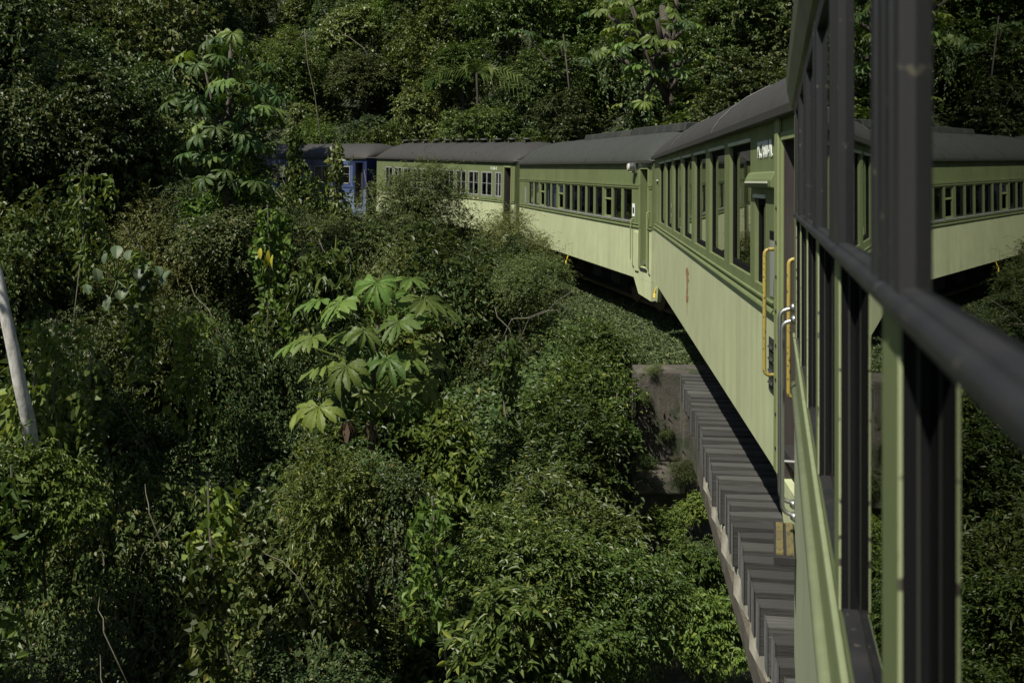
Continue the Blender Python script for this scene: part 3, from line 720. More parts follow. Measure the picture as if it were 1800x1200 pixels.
# ------------------------------------------------------------------ terrain
CLa = np.array([tuple(c) for c in CL])
def track_info(X, Yv):
    """signed distance from the centre line (positive = left/inner side) and track level at the foot"""
    X = np.asarray(X, float); Yv = np.asarray(Yv, float)
    best = np.full(X.shape, 1e9); sd = np.zeros(X.shape); zt = np.zeros(X.shape)
    for i in range(len(CLa)-1):
        a, b = CLa[i], CLa[i+1]; d = b[:2]-a[:2]; L = np.dot(d, d)
        t = np.clip(((X-a[0])*d[0]+(Yv-a[1])*d[1])/L, 0, 1)
        px = a[0]+t*d[0]; py = a[1]+t*d[1]; dist = np.hypot(X-px, Yv-py)
        side = np.sign(d[0]*(Yv-a[1])-d[1]*(X-a[0])); m = dist < best
        best = np.where(m, dist, best); sd = np.where(m, dist*side, sd); zt = np.where(m, a[2]+t*(b[2]-a[2]), zt)
    return sd, zt
def canopy(X, Yv):
    X = np.asarray(X, float); Yv = np.asarray(Yv, float)
    z = -6.4+.195*np.clip(Yv, 0, 32)+.12*np.clip(Yv-32, 0, 40)
    k = np.clip(-X-6.5-.12*np.clip(28-Yv, 0, 30), 0, 60)
    z = z+k*.30*np.clip((Yv-10)/14, .2, 1.35)
    return z
def ground(X, Yv):
    sd, zt = track_info(X, Yv)
    X = np.asarray(X, float); Yv = np.asarray(Yv, float)
    inner = canopy(X, Yv)-2.3
    emb = zt-.28-np.clip(np.abs(sd)-1.9, 0, 50)*.62
    outer = zt-.3+np.clip(-sd-3.4, 0, 90)*.72
    rav = -9.2+np.abs(X-3)*.12                        # the gully crossed by the bridge
    wgt = np.clip((Yv-15.0)/.55, 0, 1)
    wl = 1/(1+np.exp(-(sd-2.4)/.35))                  # 1 on the left
    inn = np.maximum(inner, np.where(Yv > 16, emb, -99))
    z = np.where(sd > 0, np.where(sd < 2.1, zt-.28, np.where(sd > 2.1, np.maximum(np.minimum(inner, zt-.3+np.clip(sd-9, 0, 60)*.6), emb), emb)), np.where(-sd < 3.4, zt-.28, outer))
    low = np.minimum(rav, z); lowmix = np.where(sd > 1.5, np.minimum(inner, zt-2.2-np.clip(15-Yv, 0, 9)*.45), rav)
    z = z*wgt+np.minimum(z, lowmix)*(1-wgt)
    z = z+.22*np.sin(X*1.3+Yv*.7)*np.sin(Yv*.9-X*.4)*np.clip((np.abs(sd)-2)/2, 0, 1)
    return z
gx = np.arange(-60, 60.01, .8); gy = np.arange(-14, 110.01, .8)
GX, GY = np.meshgrid(gx, gy); GZ = ground(GX, GY)
ny_, nx_ = GX.shape
verts = np.stack([GX.ravel(), GY.ravel(), GZ.ravel()], 1)
idx = np.arange(nx_*ny_).reshape(ny_, nx_)
quads = np.stack([idx[:-1, :-1].ravel(), idx[:-1, 1:].ravel(), idx[1:, 1:].ravel(), idx[1:, :-1].ravel()], 1)
def np_mesh(name, verts, faces, mat, smooth=True):
    me = bpy.data.meshes.new(name); nf = len(faces); k = faces.shape[1]
    me.vertices.add(len(verts)); me.vertices.foreach_set('co', verts.astype(np.float32).ravel())
    me.loops.add(nf*k); me.loops.foreach_set('vertex_index', faces.astype(np.int32).ravel())
    me.polygons.add(nf); me.polygons.foreach_set('loop_start', np.arange(0, nf*k, k, dtype=np.int32))
    me.polygons.foreach_set('use_smooth', np.full(nf, smooth)); me.materials.append(mat); me.update(calc_edges=True); return me
struct(link('ground', np_mesh('ground', verts, quads, M['soil'])))
# distant continuation of the hillside to the horizon
mb = MB(); mb.box(-900, 900, -900, 1200, -40, -38); struct(mb.build('valley_floor', M['soil']))

# ------------------------------------------------------------------ foliage
def unit(a): return a/np.maximum(np.linalg.norm(a, axis=-1, keepdims=True), 1e-9)
def leaves(rng, base, dirv, nrm, length, width, fold=.28, droop=.25, fine=True):
    """one folded blade per row"""
    n = len(base); dirv = unit(dirv); side = unit(np.cross(dirv, nrm)); up = np.cross(side, dirv)
    L = length[:, None]; Wd = width[:, None]
    tip = base+dirv*L-up*L*droop
    if fine:
        m1 = base+dirv*L*.32; m2 = base+dirv*L*.70-up*L*droop*.45
        l1 = m1+side*Wd*.5+up*Wd*fold; l2 = m2+side*Wd*.36+up*Wd*fold*.7; r1 = m1-side*Wd*.5+up*Wd*fold; r2 = m2-side*Wd*.36+up*Wd*fold*.7
        v = np.stack([base, l1, l2, tip, r2, r1], 1).reshape(-1, 3); o = np.arange(n)[:, None]*6
        f = np.concatenate([o+np.array([[0, 1, 2, 3]]), o+np.array([[0, 3, 4, 5]])], 0)
    else:
        m = base+dirv*L*.45; l = m+side*Wd*.5+up*Wd*fold; r = m-side*Wd*.5+up*Wd*fold
        v = np.stack([base, l, tip, r], 1).reshape(-1, 3); o = np.arange(n)[:, None]*4; f = o+np.array([[0, 1, 2, 3]])
    return v, f
def crown(seed, nleaf, ll, lw, per=9, twig=.22, lumps=13, flat=.85, droop=.35, fine=True, hang=.4, rag=.34, spread=1.0, inner=.22):
    rng = np.random.default_rng(seed)
    C = rng.normal(size=(lumps, 3)); C = unit(C)*rng.uniform(.30, .85, (lumps, 1)); C[:, 2] *= flat; R = rng.uniform(.20, .46, lumps)
    C[0] = (0, 0, -.05); R[0] = .48
    nt_ = nleaf//per; pts = []; nr = []
    while sum(len(p) for p in pts) < nt_:
        m = nt_; k = rng.integers(0, lumps, m); d = unit(rng.normal(size=(m, 3))); d[:, 2] = np.where(d[:, 2] < -.45, -d[:, 2], d[:, 2])
        rad = R[k]*np.where(rng.random(m) < inner, rng.uniform(.3, .9, m), 1+rng.normal(0, rag, m)*.5)
        p = C[k]+d*rad[:, None]*np.array([spread, spread, 1])
        dist = np.linalg.norm((p[:, None]-C[None])/np.array([spread, spread, 1]), axis=2); ins = (dist < R[None]*.80).sum(1) > 1
        q = p*3.1+seed; hole = (np.sin(q[:, 0]*1.7+np.sin(q[:, 1]*2.1))*np.sin(q[:, 1]*1.5+q[:, 2])*np.sin(q[:, 2]*1.9+q[:, 0])) > .33
        keep = ~(ins & (rng.random(m) < .85)) & ~(hole & (rng.random(m) < .85)); pts.append(p[keep]); nr.append(d[keep])
    p = np.concatenate(pts)[:nt_]; d = np.concatenate(nr)[:nt_]
    td = unit(d*.8+rng.normal(size=d.shape)*.45+np.array([0, 0, .25])); tl = twig*rng.uniform(.4, 1.2, nt_)*np.where(rng.random(nt_) < .12, 2.2, 1.0)
    B = []; Dv = []; Nv = []
    for i in range(per):
        f = (i+1)/per; b = p+td*(tl*f)[:, None]; b[:, 2] -= hang*tl*f*f
        sd = np.cross(td, np.array([0, 0, 1.0])); sd = unit(sd+1e-6)*(1 if i % 2 else -1)
        dv = td*.75*(1.0 if i < per-1 else 1.6)+sd*.8+rng.normal(size=td.shape)*.28; dv[:, 2] -= droop*rng.uniform(.4, 1.3, nt_)
        B.append(b); Dv.append(dv); Nv.append(np.array([0, 0, 1.0])+d*.35+rng.normal(size=td.shape)*.42)
    B = np.concatenate(B); Dv = np.concatenate(Dv); Nv = np.concatenate(Nv); n = len(B); s = rng.uniform(.55, 1.2, n)
    return leaves(rng, B, Dv, Nv, ll*s, lw*s*rng.uniform(.8, 1.15, n), fine=fine)
def crown_mesh(name, mat, *a, **k):
    v, f = crown(*a, **k); return np_mesh(name, v, f, mat, False)
PR = {}
PR['broad'] = [crown_mesh('foliage', M['leafA'], s, 14500, .098, .040, per=8, twig=.36, droop=.45, lumps=20, rag=.6, flat=1.0) for s in (1, 2)]
PR['big'] = [crown_mesh('foliage', M['leafA'], s, 5200, .17, .062, per=7, twig=.30, droop=.7, lumps=11) for s in (3,)]
PR['round'] = [crown_mesh('foliage', M['leafB'], s, 12500, .080, .052, per=9, lumps=18, rag=.5, twig=.32, droop=.5, hang=.9) for s in (4, 5)]
PR['fine'] = [crown_mesh('foliage', M['leafB'], s, 24000, .062, .022, per=14, twig=.34, droop=.25, fine=False, hang=.7) for s in (6, 7)]
PR['yellow'] = [crown_mesh('foliage', M['leafC'], s, 7600, .115, .056, per=8, twig=.28, droop=.9, lumps=12) for s in (8,)]
PR['feather'] = [crown_mesh('foliage', M['leafE'], s, 26000, .060, .017, per=18, twig=.46, droop=.2, fine=False, hang=.5, lumps=14, flat=.7) for s in (9, 10)]
PR['vine'] = [crown_mesh('foliage', M['leafB'], s, 15000, .065, .038, per=12, twig=.40, droop=.8, fine=False, hang=1.4) for s in (11,)]
PR['far'] = [crown_mesh('crown', M['leafA'], s, 15000, .078, .040, per=9, twig=.15, fine=False, lumps=15, rag=.16, inner=.12, droop=.6) for s in (12, 13, 14)]
PR['fardark'] = [crown_mesh('crown', M['leafB'], s, 16000, .070, .038, per=9, twig=.15, fine=False, lumps=17, rag=.2, inner=.12, droop=.6) for s in (15, 16)]
PR['farbig'] = [crown_mesh('crown', M['leafA'], 19, 8000, .12, .050, per=7, twig=.22, fine=False, lumps=12, rag=.2, inner=.1, droop=.8)]
PR['farvine'] = [crown_mesh('crown', M['leafB'], s, 15000, .062, .040, per=14, twig=.26, fine=False, lumps=12, hang=1.6, droop=.9) for s in (17,)]
PR['faryellow'] = [crown_mesh('crown', M['leafC'], s, 16000, .066, .028, per=9, twig=.20, fine=False, lumps=11) for s in (18,)]

def trunk_mesh(seed, h=1.6, r=.06, limbs=4, mat=None):
    rg = random.Random(seed); mb = MB(); pts = [(0, 0, -h)]; x = y = 0
    for k in range(1, 7):
        x += rg.uniform(-.05, .05); y += rg.uniform(-.05, .05); pts.append((x, y, -h+(h+.2)*k/6))
    mb.tube(pts, [r*(1-.1*k) for k in range(7)], 7)
    for k in range(limbs):
        a = rg.uniform(0, 2*PI); s = Vector(pts[3+k % 3]); e = s+Vector((math.cos(a)*.5, math.sin(a)*.5, rg.uniform(.35, .7)))
        mid = (s+e)/2+Vector((rg.uniform(-.08, .08), rg.uniform(-.08, .08), .06)); mb.tube([s, mid, e], [r*.45, r*.33, r*.15], 5)
    return mb.mesh('trunk', mat or M['bark'], True)
TR = [trunk_mesh(s) for s in range(3)]; ST = [trunk_mesh(10+s, 1.3, .03, 5) for s in range(2)]
prng = random.Random(77)
PLACED = []
def plant(kind, loc, sc, label, cat, group, name, sq=1.0, variant=None, trunk=True):
    root = thing(name, label, cat, loc, group, prng.uniform(0, 2*PI))
    me = PR[kind][variant if variant is not None else prng.randrange(len(PR[kind]))]
    part = 'crown' if name.endswith('tree') else 'foliage'
    c = link(part, me, root); c.scale = (sc, sc, sc*sq)
    c.rotation_euler = (prng.uniform(-.25, .25), prng.uniform(-.25, .25), 0)
    if trunk:
        t = link('trunk' if name.endswith('tree') else 'stem', (TR if name.endswith('tree') else ST)[prng.randrange(2)], root); t.scale = (sc, sc, sc*1.25)
    PLACED.append((loc[0], loc[1], loc[2], sc)); return root
def inview(x, y, z, pad):
    if y < 2: return False
    u = 900+F*x/y; v = 345-F*z/y; q = F*pad/y
    return -260-q < u < 1980+q and -200-q < v < 1300+q

# --- valley side (inside of the curve) bushes
count = {'near': 0, 'left': 0, 'hill': 0}
TEX = {'broad': 'broad-leaved', 'big': 'large-leaved', 'round': 'dense small-leaved', 'fine': 'fine-leaved', 'yellow': 'yellow-green', 'feather': 'feathery', 'vine': 'vine-tangled',
       'far': 'mid-green', 'fardark': 'dark-green', 'farbig': 'big-leaved', 'farvine': 'vine-draped', 'faryellow': 'yellow-green'}
USED = {}
def phrase(u, rows):
    for lim, t in rows:
        if u < lim: return t
    return rows[-1][1]
def unique(lab, alts):
    for alt in [lab]+[f'{x} {lab}' for x in alts]:
        if alt not in USED: USED[alt] = 1; return alt
    USED[lab] += 1; return lab
def near_label(x, y, z, kind, sc, sq):
    u = 900+F*x/y; v = 345-F*z/y
    size = 'small' if sc < 1.15 else 'large' if sc > 1.55 else 'medium'
    h = phrase(u, [(60, 'at the left edge'), (170, 'right of the pale leaning trunk'), (300, 'left of the tall cecropia'), (430, 'below the tall cecropia'), (530, 'left of the cecropia sapling'),
                   (640, 'under the blue carriage end'), (760, 'in line with the cecropia sapling'), (850, 'just right of the cecropia sapling'), (960, 'halfway between sapling and bridge'), (1060, 'near the abutment'), (5000, 'right by the bridge')])
    r = phrase(v, [(330, 'up against the forest'), (400, 'at carriage height'), (470, 'just below the carriages'), (560, 'above mid-picture'), (660, 'at mid-picture'), (780, 'below mid-picture'), (900, 'in the lower third'), (1030, 'near the bottom'), (5000, 'on the bottom edge')])
    return unique(f'{size} {TEX[kind]} bush {h}, {r}', ['ragged', 'sprawling', 'rounded', 'shaded', 'upright', 'leaning', 'thick'])
def far_label(x, y, z, kind, sc, sq):
    u = 900+F*x/y; v = 345-F*z/y
    size = 'small' if sc < 1.9 else 'large' if sc > 2.5 else 'mid-sized'
    h = phrase(u, [(80, 'at the left edge'), (180, 'left of the tall cecropia'), (300, 'just left of the tall cecropia'), (400, 'behind the tall cecropia'), (500, 'right behind the cecropia'), (600, 'over the blue carriage'),
                   (700, 'over the shaded carriage joint'), (810, 'over the third green carriage'), (920, 'over the second carriage joint'), (1030, 'left of the rear cecropia'), (1150, 'around the rear cecropia'), (1260, 'right of the rear cecropia'), (5000, 'over the nearest roof')])
    r = phrase(v, [(0, 'on the top edge'), (60, 'high up'), (120, 'upper rows'), (180, 'middle rows'), (230, 'low on the slope'), (5000, 'at the slope foot')])
    return unique(f'{size} {TEX[kind]} forest tree {h}, {r}', ['tall' if sq > 1.05 else 'broad', 'ragged', 'dense', 'open', 'shaded', 'leaning', 'rounded', 'bushy'])
y = 7.0
CEC = (-1.65, 12.0)
while y < 33:
    step = 1.25+.045*y; x = -.62*y-3.0
    while x < 14:
        xx = x+prng.uniform(-.45, .45)*step; yy = y+prng.uniform(-.45, .45)*step; x += step
        sd, zt = track_info(np.array([xx]), np.array([yy])); sd = float(sd[0]); zt = float(zt[0])
        sc = prng.uniform(.75, 1.3)*(.75+.018*yy)
        lim = 1.5+sc*.95 if yy < 16 else 2.3+sc*.8
        if sd < lim: continue
        zc = float(canopy(np.array([xx]), np.array([yy]))[0])
        zc += prng.choice([-1.1, -.4, -.2, .1, .3, .75])+prng.uniform(-.2, .2)
        u = 900+F*xx/yy
        if yy > 17 and sd < 6.5:                       # keep the sight line to the carriages open on the right
            if u > 830: zc = min(zc, zt+.1-.10*(6.5-sd)+prng.uniform(-.3, .1)); sc *= .75
            if u > 985 and sd < 5: continue
        if math.hypot(xx-CEC[0], yy-CEC[1]) < 1.3 or (abs(xx-CEC[0]*.9) < 1.1 and 8.5 < yy < 12): zc -= 1.3
        ka = prng.random(); kind = 'broad' if ka < .26 else 'round' if ka < .48 else 'fine' if ka < .68 else 'yellow' if ka < .77 else 'vine' if ka < .90 else 'big'
        if u > 780 and yy < 16: kind = prng.choice(['broad', 'round', 'broad', 'yellow', 'fine']); sc *= .8; zc += prng.uniform(-.7, .45)
        if yy > 21 and kind in ('big', 'yellow'): kind = 'fine'
        if yy > 24 and prng.random() < .5: kind = 'feather'
        if u+F*sc*.9/yy > 1112: zc = min(zc, -(1040-345)/F*yy)
        elif u+F*sc*.7/yy > 950 and yy > 12: zc = min(zc, -(570-345)/F*yy)
        if u > 780 and yy > 18 and u-F*sc/yy < 1000 and u < 930: zc = min(zc, -(395-345)/F*yy)
        if (770 < u < 870 and yy < 16.5) or (u > 1080 and yy < 14): zc -= 1.9
        if u < 330 and yy < 11.5: zc -= 1.0
        if 470 < u < 650: zc = min(zc, (345-330)/F*yy)
        if not inview(xx, yy, zc-sc*.6, sc): continue
        if prng.random() < .05: continue
        sq = prng.uniform(1.1, 1.9)*(1.15 if u > 780 else 1); zq = zc-sc*.75*sq; plant(kind, (xx, yy, zq), sc, near_label(xx, yy, zq, kind, sc, sq), 'bush', 'bushes filling the valley inside the curve', 'bush', sq); count['near'] += 1
    y += step
# feathery shrubs that stand in front of the third carriage and the blue one
for (u, v, Yd, sc, kd, lb) in [(728, 345, 27.5, 1.35, 'feather', 'feathery bush leaning across the dark green carriage windows, left one of the pair'),
                               (690, 400, 26.5, 1.4, 'fine', 'fine-leaved bush below the feathery bush hiding the third carriage'),
                               (892, 430, 25.0, 1.1, 'feather', 'feathery bush in front of the junction of the second and third carriages'),
                               (860, 480, 24.0, 1.1, 'fine', 'dark bush beneath the feathery bush by the second carriage'),
                               (620, 440, 28.0, 1.4, 'feather', 'loose feathery bush under the blue carriage windows'),
                               (550, 400, 29.0, .9, 'fine', 'twiggy bush in front of the blue carriage side'),
                               (405, 405, 23.6, 1.1, 'round', 'dense bush around the lower trunk of the tall cecropia'),
                               (330, 365, 26.0, 1.3, 'fine', 'dense dark green bush below the tall cecropia tree'),
                               (420, 380, 25.5, 1.2, 'yellow', 'yellow-green bush at the foot of the tall cecropia tree'),
                               (915, 480, 20.5, .85, 'fine', 'fine-leaved bush at the edge of the grassy embankment')]:
    pt = at(u, v, Yd); plant(kd, tuple(pt-Vector((0, 0, sc*.15))), sc, lb, 'bush', None, 'bush')
# bushes hugging the abutment and under the bridge
for (u, v, Yd, sc, kd, lb) in [(1040, 625, 16.0, .55, 'broad', 'leafy bush just left of the top of the concrete abutment'),
                               (1010, 720, 14.6, .75, 'broad', 'broad-leaved bush against the left edge of the abutment'),
                               (1085, 770, 13.9, .28, 'yellow', 'bright yellow-leaved sprig against the abutment edge'),
                               (985, 830, 13.0, .8, 'broad', 'broad-leaved bush left of the abutment ledge'),
                               (1000, 960, 11.0, .7, 'broad', 'broad-leaved bush below the abutment, bottom centre'),
                               (925, 1010, 9.8, .6, 'broad', 'sunlit bush at the bottom centre'),
                               (900, 1150, 8.8, .6, 'big', 'large-leaved bush at the bottom edge of the view'),
                               (1090, 1090, 9.8, .6, 'broad', 'low bush with glossy pointed leaves at bottom right of the valley'),
                               (1000, 1160, 9.0, .45, 'yellow', 'yellow-green bush at the bottom edge beside the bridge'),
                               (1215, 1010, 12.6, .42, 'yellow', 'bright green climbing plant halfway down the shaded pier'),
                               (1165, 930, 13.9, .30, 'yellow', 'small bright fern on the wall under the abutment'),
                               (1225, 1120, 11.5, .55, 'yellow', 'bright hanging plant under the girder at the bottom'),
                               (1132, 700, 14.9, .10, 'fine', 'tuft of moss on the left edge of the abutment face'), (1172, 760, 14.9, .12, 'fine', 'tuft of weeds in the middle of the abutment face'), (1140, 812, 14.6, .16, 'fine', 'weeds at the left end of the abutment ledge'), (1150, 655, 15.0, .15, 'fine', 'weeds hanging over the top edge of the abutment'),
                               (1200, 830, 14.4, .22, 'fine', 'small tuft of weeds on the abutment ledge'),
                               (1225, 900, 14.2, .28, 'yellow', 'clump of leaves below the abutment ledge next to the girder')]:
    pt = at(u, v, Yd); plant(kd, tuple(pt), sc, lb, 'bush', None, 'bush', trunk=sc > .5)
for k in range(9):
    u, v, Yd = 1130+prng.uniform(0, 170), 900+prng.uniform(110, 300), prng.uniform(12.0, 14.3)
    plant('fine', tuple(at(u, v, Yd)), prng.uniform(.35, .6), unique('small plant ' + phrase(v, [(1000, 'high'), (1080, 'halfway up'), (1150, 'low'), (5000, 'lowest')]) + ' on the shaded slope ' + ('close beneath the bridge' if u > 1215 else 'left beneath the bridge'), ['leafy', 'ragged', 'tiny', 'dark']), 'plant', 'small plants under the bridge', 'bush', trunk=False)

for (x, y_, z_, sc, lb) in [(-7.6, 4.8, .0, 1.7, 'unseen leafy tree added just outside the lower left corner for shade'), (-9.0, 6.2, 1.0, 1.9, 'unseen leafy tree added for shade outside the left edge, behind the pale trunk'), (-6.0, 3.0, -.6, 1.6, 'low unseen leafy tree added for shade outside the bottom left corner')]:  # unseen trees added to cast shade on the lower left bushes
    plant('far', (x, y_, z_), sc, lb, 'tree', None, 'tree')
for (x, y_, z_, sc, lb) in [(-17.5, 22.5, 10.5, 3.0, 'unseen spreading tree added outside the left edge to shade the left slope'), (-23.5, 26, 13, 4.4, 'tallest unseen spreading tree added for shade outside the left edge'), (-13.5, 43, 6.2, 2.6, 'dark tree standing between the tall cecropia and the blue carriage')]:  # added for shade: two out of view, the last by the blue carriage
    r_ = plant('fardark', (x, y_, z_), sc, lb, 'tree', None, 'tree', .8)
    MB().tube([(0, 0, 0), (.2, .1, -5), (.3, .2, -z_-3)], [.16, .22, .3], 8).build('lower_trunk', M['bark'], r_, True)
# --- tall forest on the left, inside the curve
y = 25.0
while y < 62:
    step = 2.6+.02*y; x = -.60*y-5
    while x < -6:
        xx = x+prng.uniform(-.4, .4)*step; yy = y+prng.uniform(-.4, .4)*step; x += step
        u = 900+F*xx/yy
        if u > 500: continue
        sd = float(track_info(np.array([xx]), np.array([yy]))[0][0])
        if -5.2 < sd < 5.5: continue
        sc = prng.uniform(1.7, 3.0); top = -.4+max(0, (500-u)/500)*2.2+(yy-25)*.52+prng.uniform(-1.4, 1.2)
        if u > 330: top = min(top, .5+(yy-25)*.22)
        zz = top-sc*.6
        if u+F*sc*.9/yy > 490: continue
        if not inview(xx, yy, zz, sc): continue
        ka = prng.random(); kind = 'fardark' if ka < .6 else 'farvine' if ka < .82 else 'far'
        sq = prng.uniform(.9, 1.5); plant(kind, (xx, yy, zz), sc, far_label(xx, yy, zz, kind, sc, sq), 'tree', 'trees of the shaded left slope', 'tree', sq); count['left'] += 1
    y += step*.85
# --- hillside behind the train
y = 22.0
while y < 84:
    step = 2.7+.016*y; x = -.56*y-4
    while x < .56*y+6:
        xx = x+prng.uniform(-.42, .42)*step; yy = y+prng.uniform(-.42, .42)*step; x += step
        sd, zt = track_info(np.array([xx]), np.array([yy])); sd = float(sd[0]); zt = float(zt[0])
        sc = prng.uniform(1.6, 2.9)
        if sd > -(2.6+sc*.9): continue
        g = float(ground(np.array([xx]), np.array([yy]))[0])
        zz = g+sc*.7+prng.choice([0, 0, .8, 1.4, 2.6])+prng.uniform(0, .6)
        if not inview(xx, yy, zz, sc*1.1): continue
        if 345-F*(zz-sc)/yy < -190: continue
        u = 900+F*xx/yy
        if 1400 < u: continue
        ka = prng.random(); kind = 'far' if ka < .40 else 'fardark' if ka < .62 else 'farvine' if ka < .74 else 'farbig' if ka < .88 else 'faryellow'
        sq = prng.uniform(.85, 1.45); plant(kind, (xx, yy, zz), sc, far_label(xx, yy, zz, kind, sc, sq), 'tree', 'forest trees on the hillside behind the train', 'tree', sq); count['hill'] += 1
    y += step*.9

# --- hanging leafy vines
vr = np.random.default_rng(31)
def vine_mesh(seed, mat, ll, lw, n=420):
    r = np.random.default_rng(seed); B = []
    for st in range(7):
        x, y_ = r.normal(0, .13, 2); h = r.uniform(.9, 1.9); k = n//7
        t = np.sort(r.random(k)); B.append(np.stack([x+.06*np.sin(t*9+st)+r.normal(0, .04, k), y_+.06*np.cos(t*7+st)+r.normal(0, .04, k), .9-t*h], 1))
    B = np.concatenate(B); m = len(B); dv = r.normal(size=(m, 3))*.6; dv[:, 2] -= .8; nv = r.normal(size=(m, 3))*.5+np.array([-.3, -.6, .6])
    v, f = leaves(r, B, dv, nv, ll*r.uniform(.6, 1.3, m), lw*r.uniform(.6, 1.3, m)); return np_mesh('foliage', v, f, mat, False)
VM = [vine_mesh(1, M['leafC'], .10, .075), vine_mesh(2, M['leafA'], .11, .075), vine_mesh(3, M['leafC'], .12, .06)]
for k, (u, v, Yd, sc, lb) in enumerate([(365, 1010, 10.2, 1.0, 'bright hanging vine near the bottom, left of the sapling'), (370, 1120, 9.4, 1.0, 'hanging vine on the bottom edge left of centre'), (100, 700, 12.6, 1.1, 'vine with bright drooping leaves beside the foot of the pale trunk'),
        (60, 830, 11.5, 1.2, 'bright-leaved vine under the pale trunk'), (160, 780, 12.0, 1.1, 'vine with yellow-green leaves right of the pale trunk'), (330, 660, 13.8, 1.0, 'leafy vine trailing left of the sapling'),
        (470, 470, 18.0, 1.2, 'vine with a few yellow leaves above the sapling'), (250, 560, 15.5, 1.2, 'vine trailing over the bushes at left'), (760, 1010, 9.6, .8, 'vine hanging over the dark hollow at bottom centre'),
        (1085, 760, 13.5, .55, 'yellow-leaved vine on the edge of the abutment'), (890, 700, 13.5, .9, 'vine on the bushes left of the abutment'), (20, 1000, 10.0, 1.1, 'vine in the shade at the lower left'),
        (590, 330, 30.0, 1.5, 'vine-covered pole in front of the blue carriage'), (520, 300, 31.0, 1.6, 'vine strand beside the blue carriage'), (150, 420, 20.0, 1.5, 'pale-leaved vine under the dark forest at left')]):
    t_ = thing('hanging_vine', lb, 'vine', at(u, v, Yd), 'leafy vines hanging over the bushes', vr.uniform(0, 6)); c = link('foliage', VM[1 if k in (12, 13) else k % 3], t_); c.scale = (sc, sc, sc)
    MB().tube([(0, 0, .95*sc), (.05, .02, 0), (0, .3, -1.3*sc)], .012, 5).build('stem', M['twig'], t_)

# --- lobed-leaf (cecropia) trees: every large leaf its own part
def lobed_leaf(seed, mat, lobes=10, droop=.9, gap=2.1):
    rg = random.Random(seed); mb = MB(); nseg = 9
    for k in range(lobes):
        a = -PI+gap/2+(2*PI-gap)*k/(lobes-1)+rg.uniform(-.10, .10)
        Ls = (.48+.13*math.cos(a*.5)**2)*rg.uniform(.82, 1.12)*(1 if 0 < k < lobes-1 else .7)
        dx, dy = math.sin(a), math.cos(a); px, py = dy, -dx; i = len(mb.v); dr = droop*rg.uniform(.6, 1.45); tw = rg.uniform(-.5, .5); cv = rg.uniform(-.10, .10); ww = rg.uniform(.85, 1.15)
        for q in range(nseg+1):
            f = q/nseg; wd = (.007+.060*math.sin(PI*min(1, f**1.7*1.04))**.9)*ww*(1.13 if q % 2 else .90) if q < nseg else .004
            zz = -.30*max(0, f-.25)**1.7*Ls*dr*1.6+.02*f; r = f*Ls*(1-.16*dr*f*f); sx = cv*f*f*Ls*1.6
            X0 = dx*r+px*sx; Y0 = dy*r+py*sx; rz = wd*.45+(.008 if q % 2 else 0)
            mb.v += [(X0+px*wd, Y0+py*wd, zz+rz*.5+tw*wd*f), (X0, Y0, zz-.004), (X0-px*wd, Y0-py*wd, zz+rz*.5-tw*wd*f)]
        for q in range(nseg):
            b = i+q*3; mb.f += [(b+3, b+4, b+1, b), (b+4, b+5, b+2, b+1)]
    me = mb.mesh('leaf', mat, False)
    return me
LV = [lobed_leaf(1, M['cecropia']), lobed_leaf(2, M['cecropia'], 9, 1.3, 2.0), lobed_leaf(3, M['cecropia'], 11, .6), lobed_leaf(4, M['cecropiayellow'], 9, 1.1), lobed_leaf(5, M['cecropiadark'], 10, 1.4), lobed_leaf(6, M['cecropiadark'], 9, 1.0)]
def leaf_at(root, org, pos, heading, pitch, size, mesh, stalk=None):
    o = link('leaf', mesh, root); o.location = pos-org; o.scale = (size,)*3
    # leaf +y is the direction of its middle lobe; heading is the compass of that lobe, pitch tips it downwards
    o.rotation_euler = (-pitch, 0, -heading); return o
def cecropia(label, base, top, nodes_, trunk_r, mat_mix, seed, size, stalkmat=None):
    rg = random.Random(seed); org = Vector(base); root = thing('cecropia_tree', label, 'tree', base)
    mid = (Vector(base)+Vector(top))/2+Vector((rg.uniform(-.15, .15), 0, 0))
    MB().tube([Vector(base)-org, mid-org, Vector(top)-org], [trunk_r, trunk_r*.8, trunk_r*.5], 9).build('trunk', M['bark'], root, True)
    for (P, n, spread) in nodes_:
        P = Vector(P); b = Vector(base).lerp(Vector(top), rg.uniform(.35, .8))
        if (P-Vector(top)).length > .1: MB().tube([b-org, (b+P)/2-org+Vector((0, 0, -.08)), P-org], [trunk_r*.45, trunk_r*.35, trunk_r*.28], 6).build('limb', M['bark'], root, True)
        a0 = rg.uniform(0, 6.28)
        for k in range(n):
            h = a0+k*2.4+rg.uniform(-.3, .3); el = rg.uniform(-.15, .65)
            Ls = spread*rg.uniform(.6, 1.1)
            L = P+Vector((math.sin(h)*math.cos(el)*Ls, math.cos(h)*math.cos(el)*Ls, math.sin(el)*Ls))
            MB().tube([P-org, (P+L)/2-org+Vector((0, 0, .04)), L-org], [.011, .009, .007], 5).build('leaf_stalk', M['leafC'], root)
            leaf_at(root, org, L, h, rg.uniform(.25, .85), size*rg.uniform(.75, 1.1), LV[rg.choice(mat_mix)])
    return root
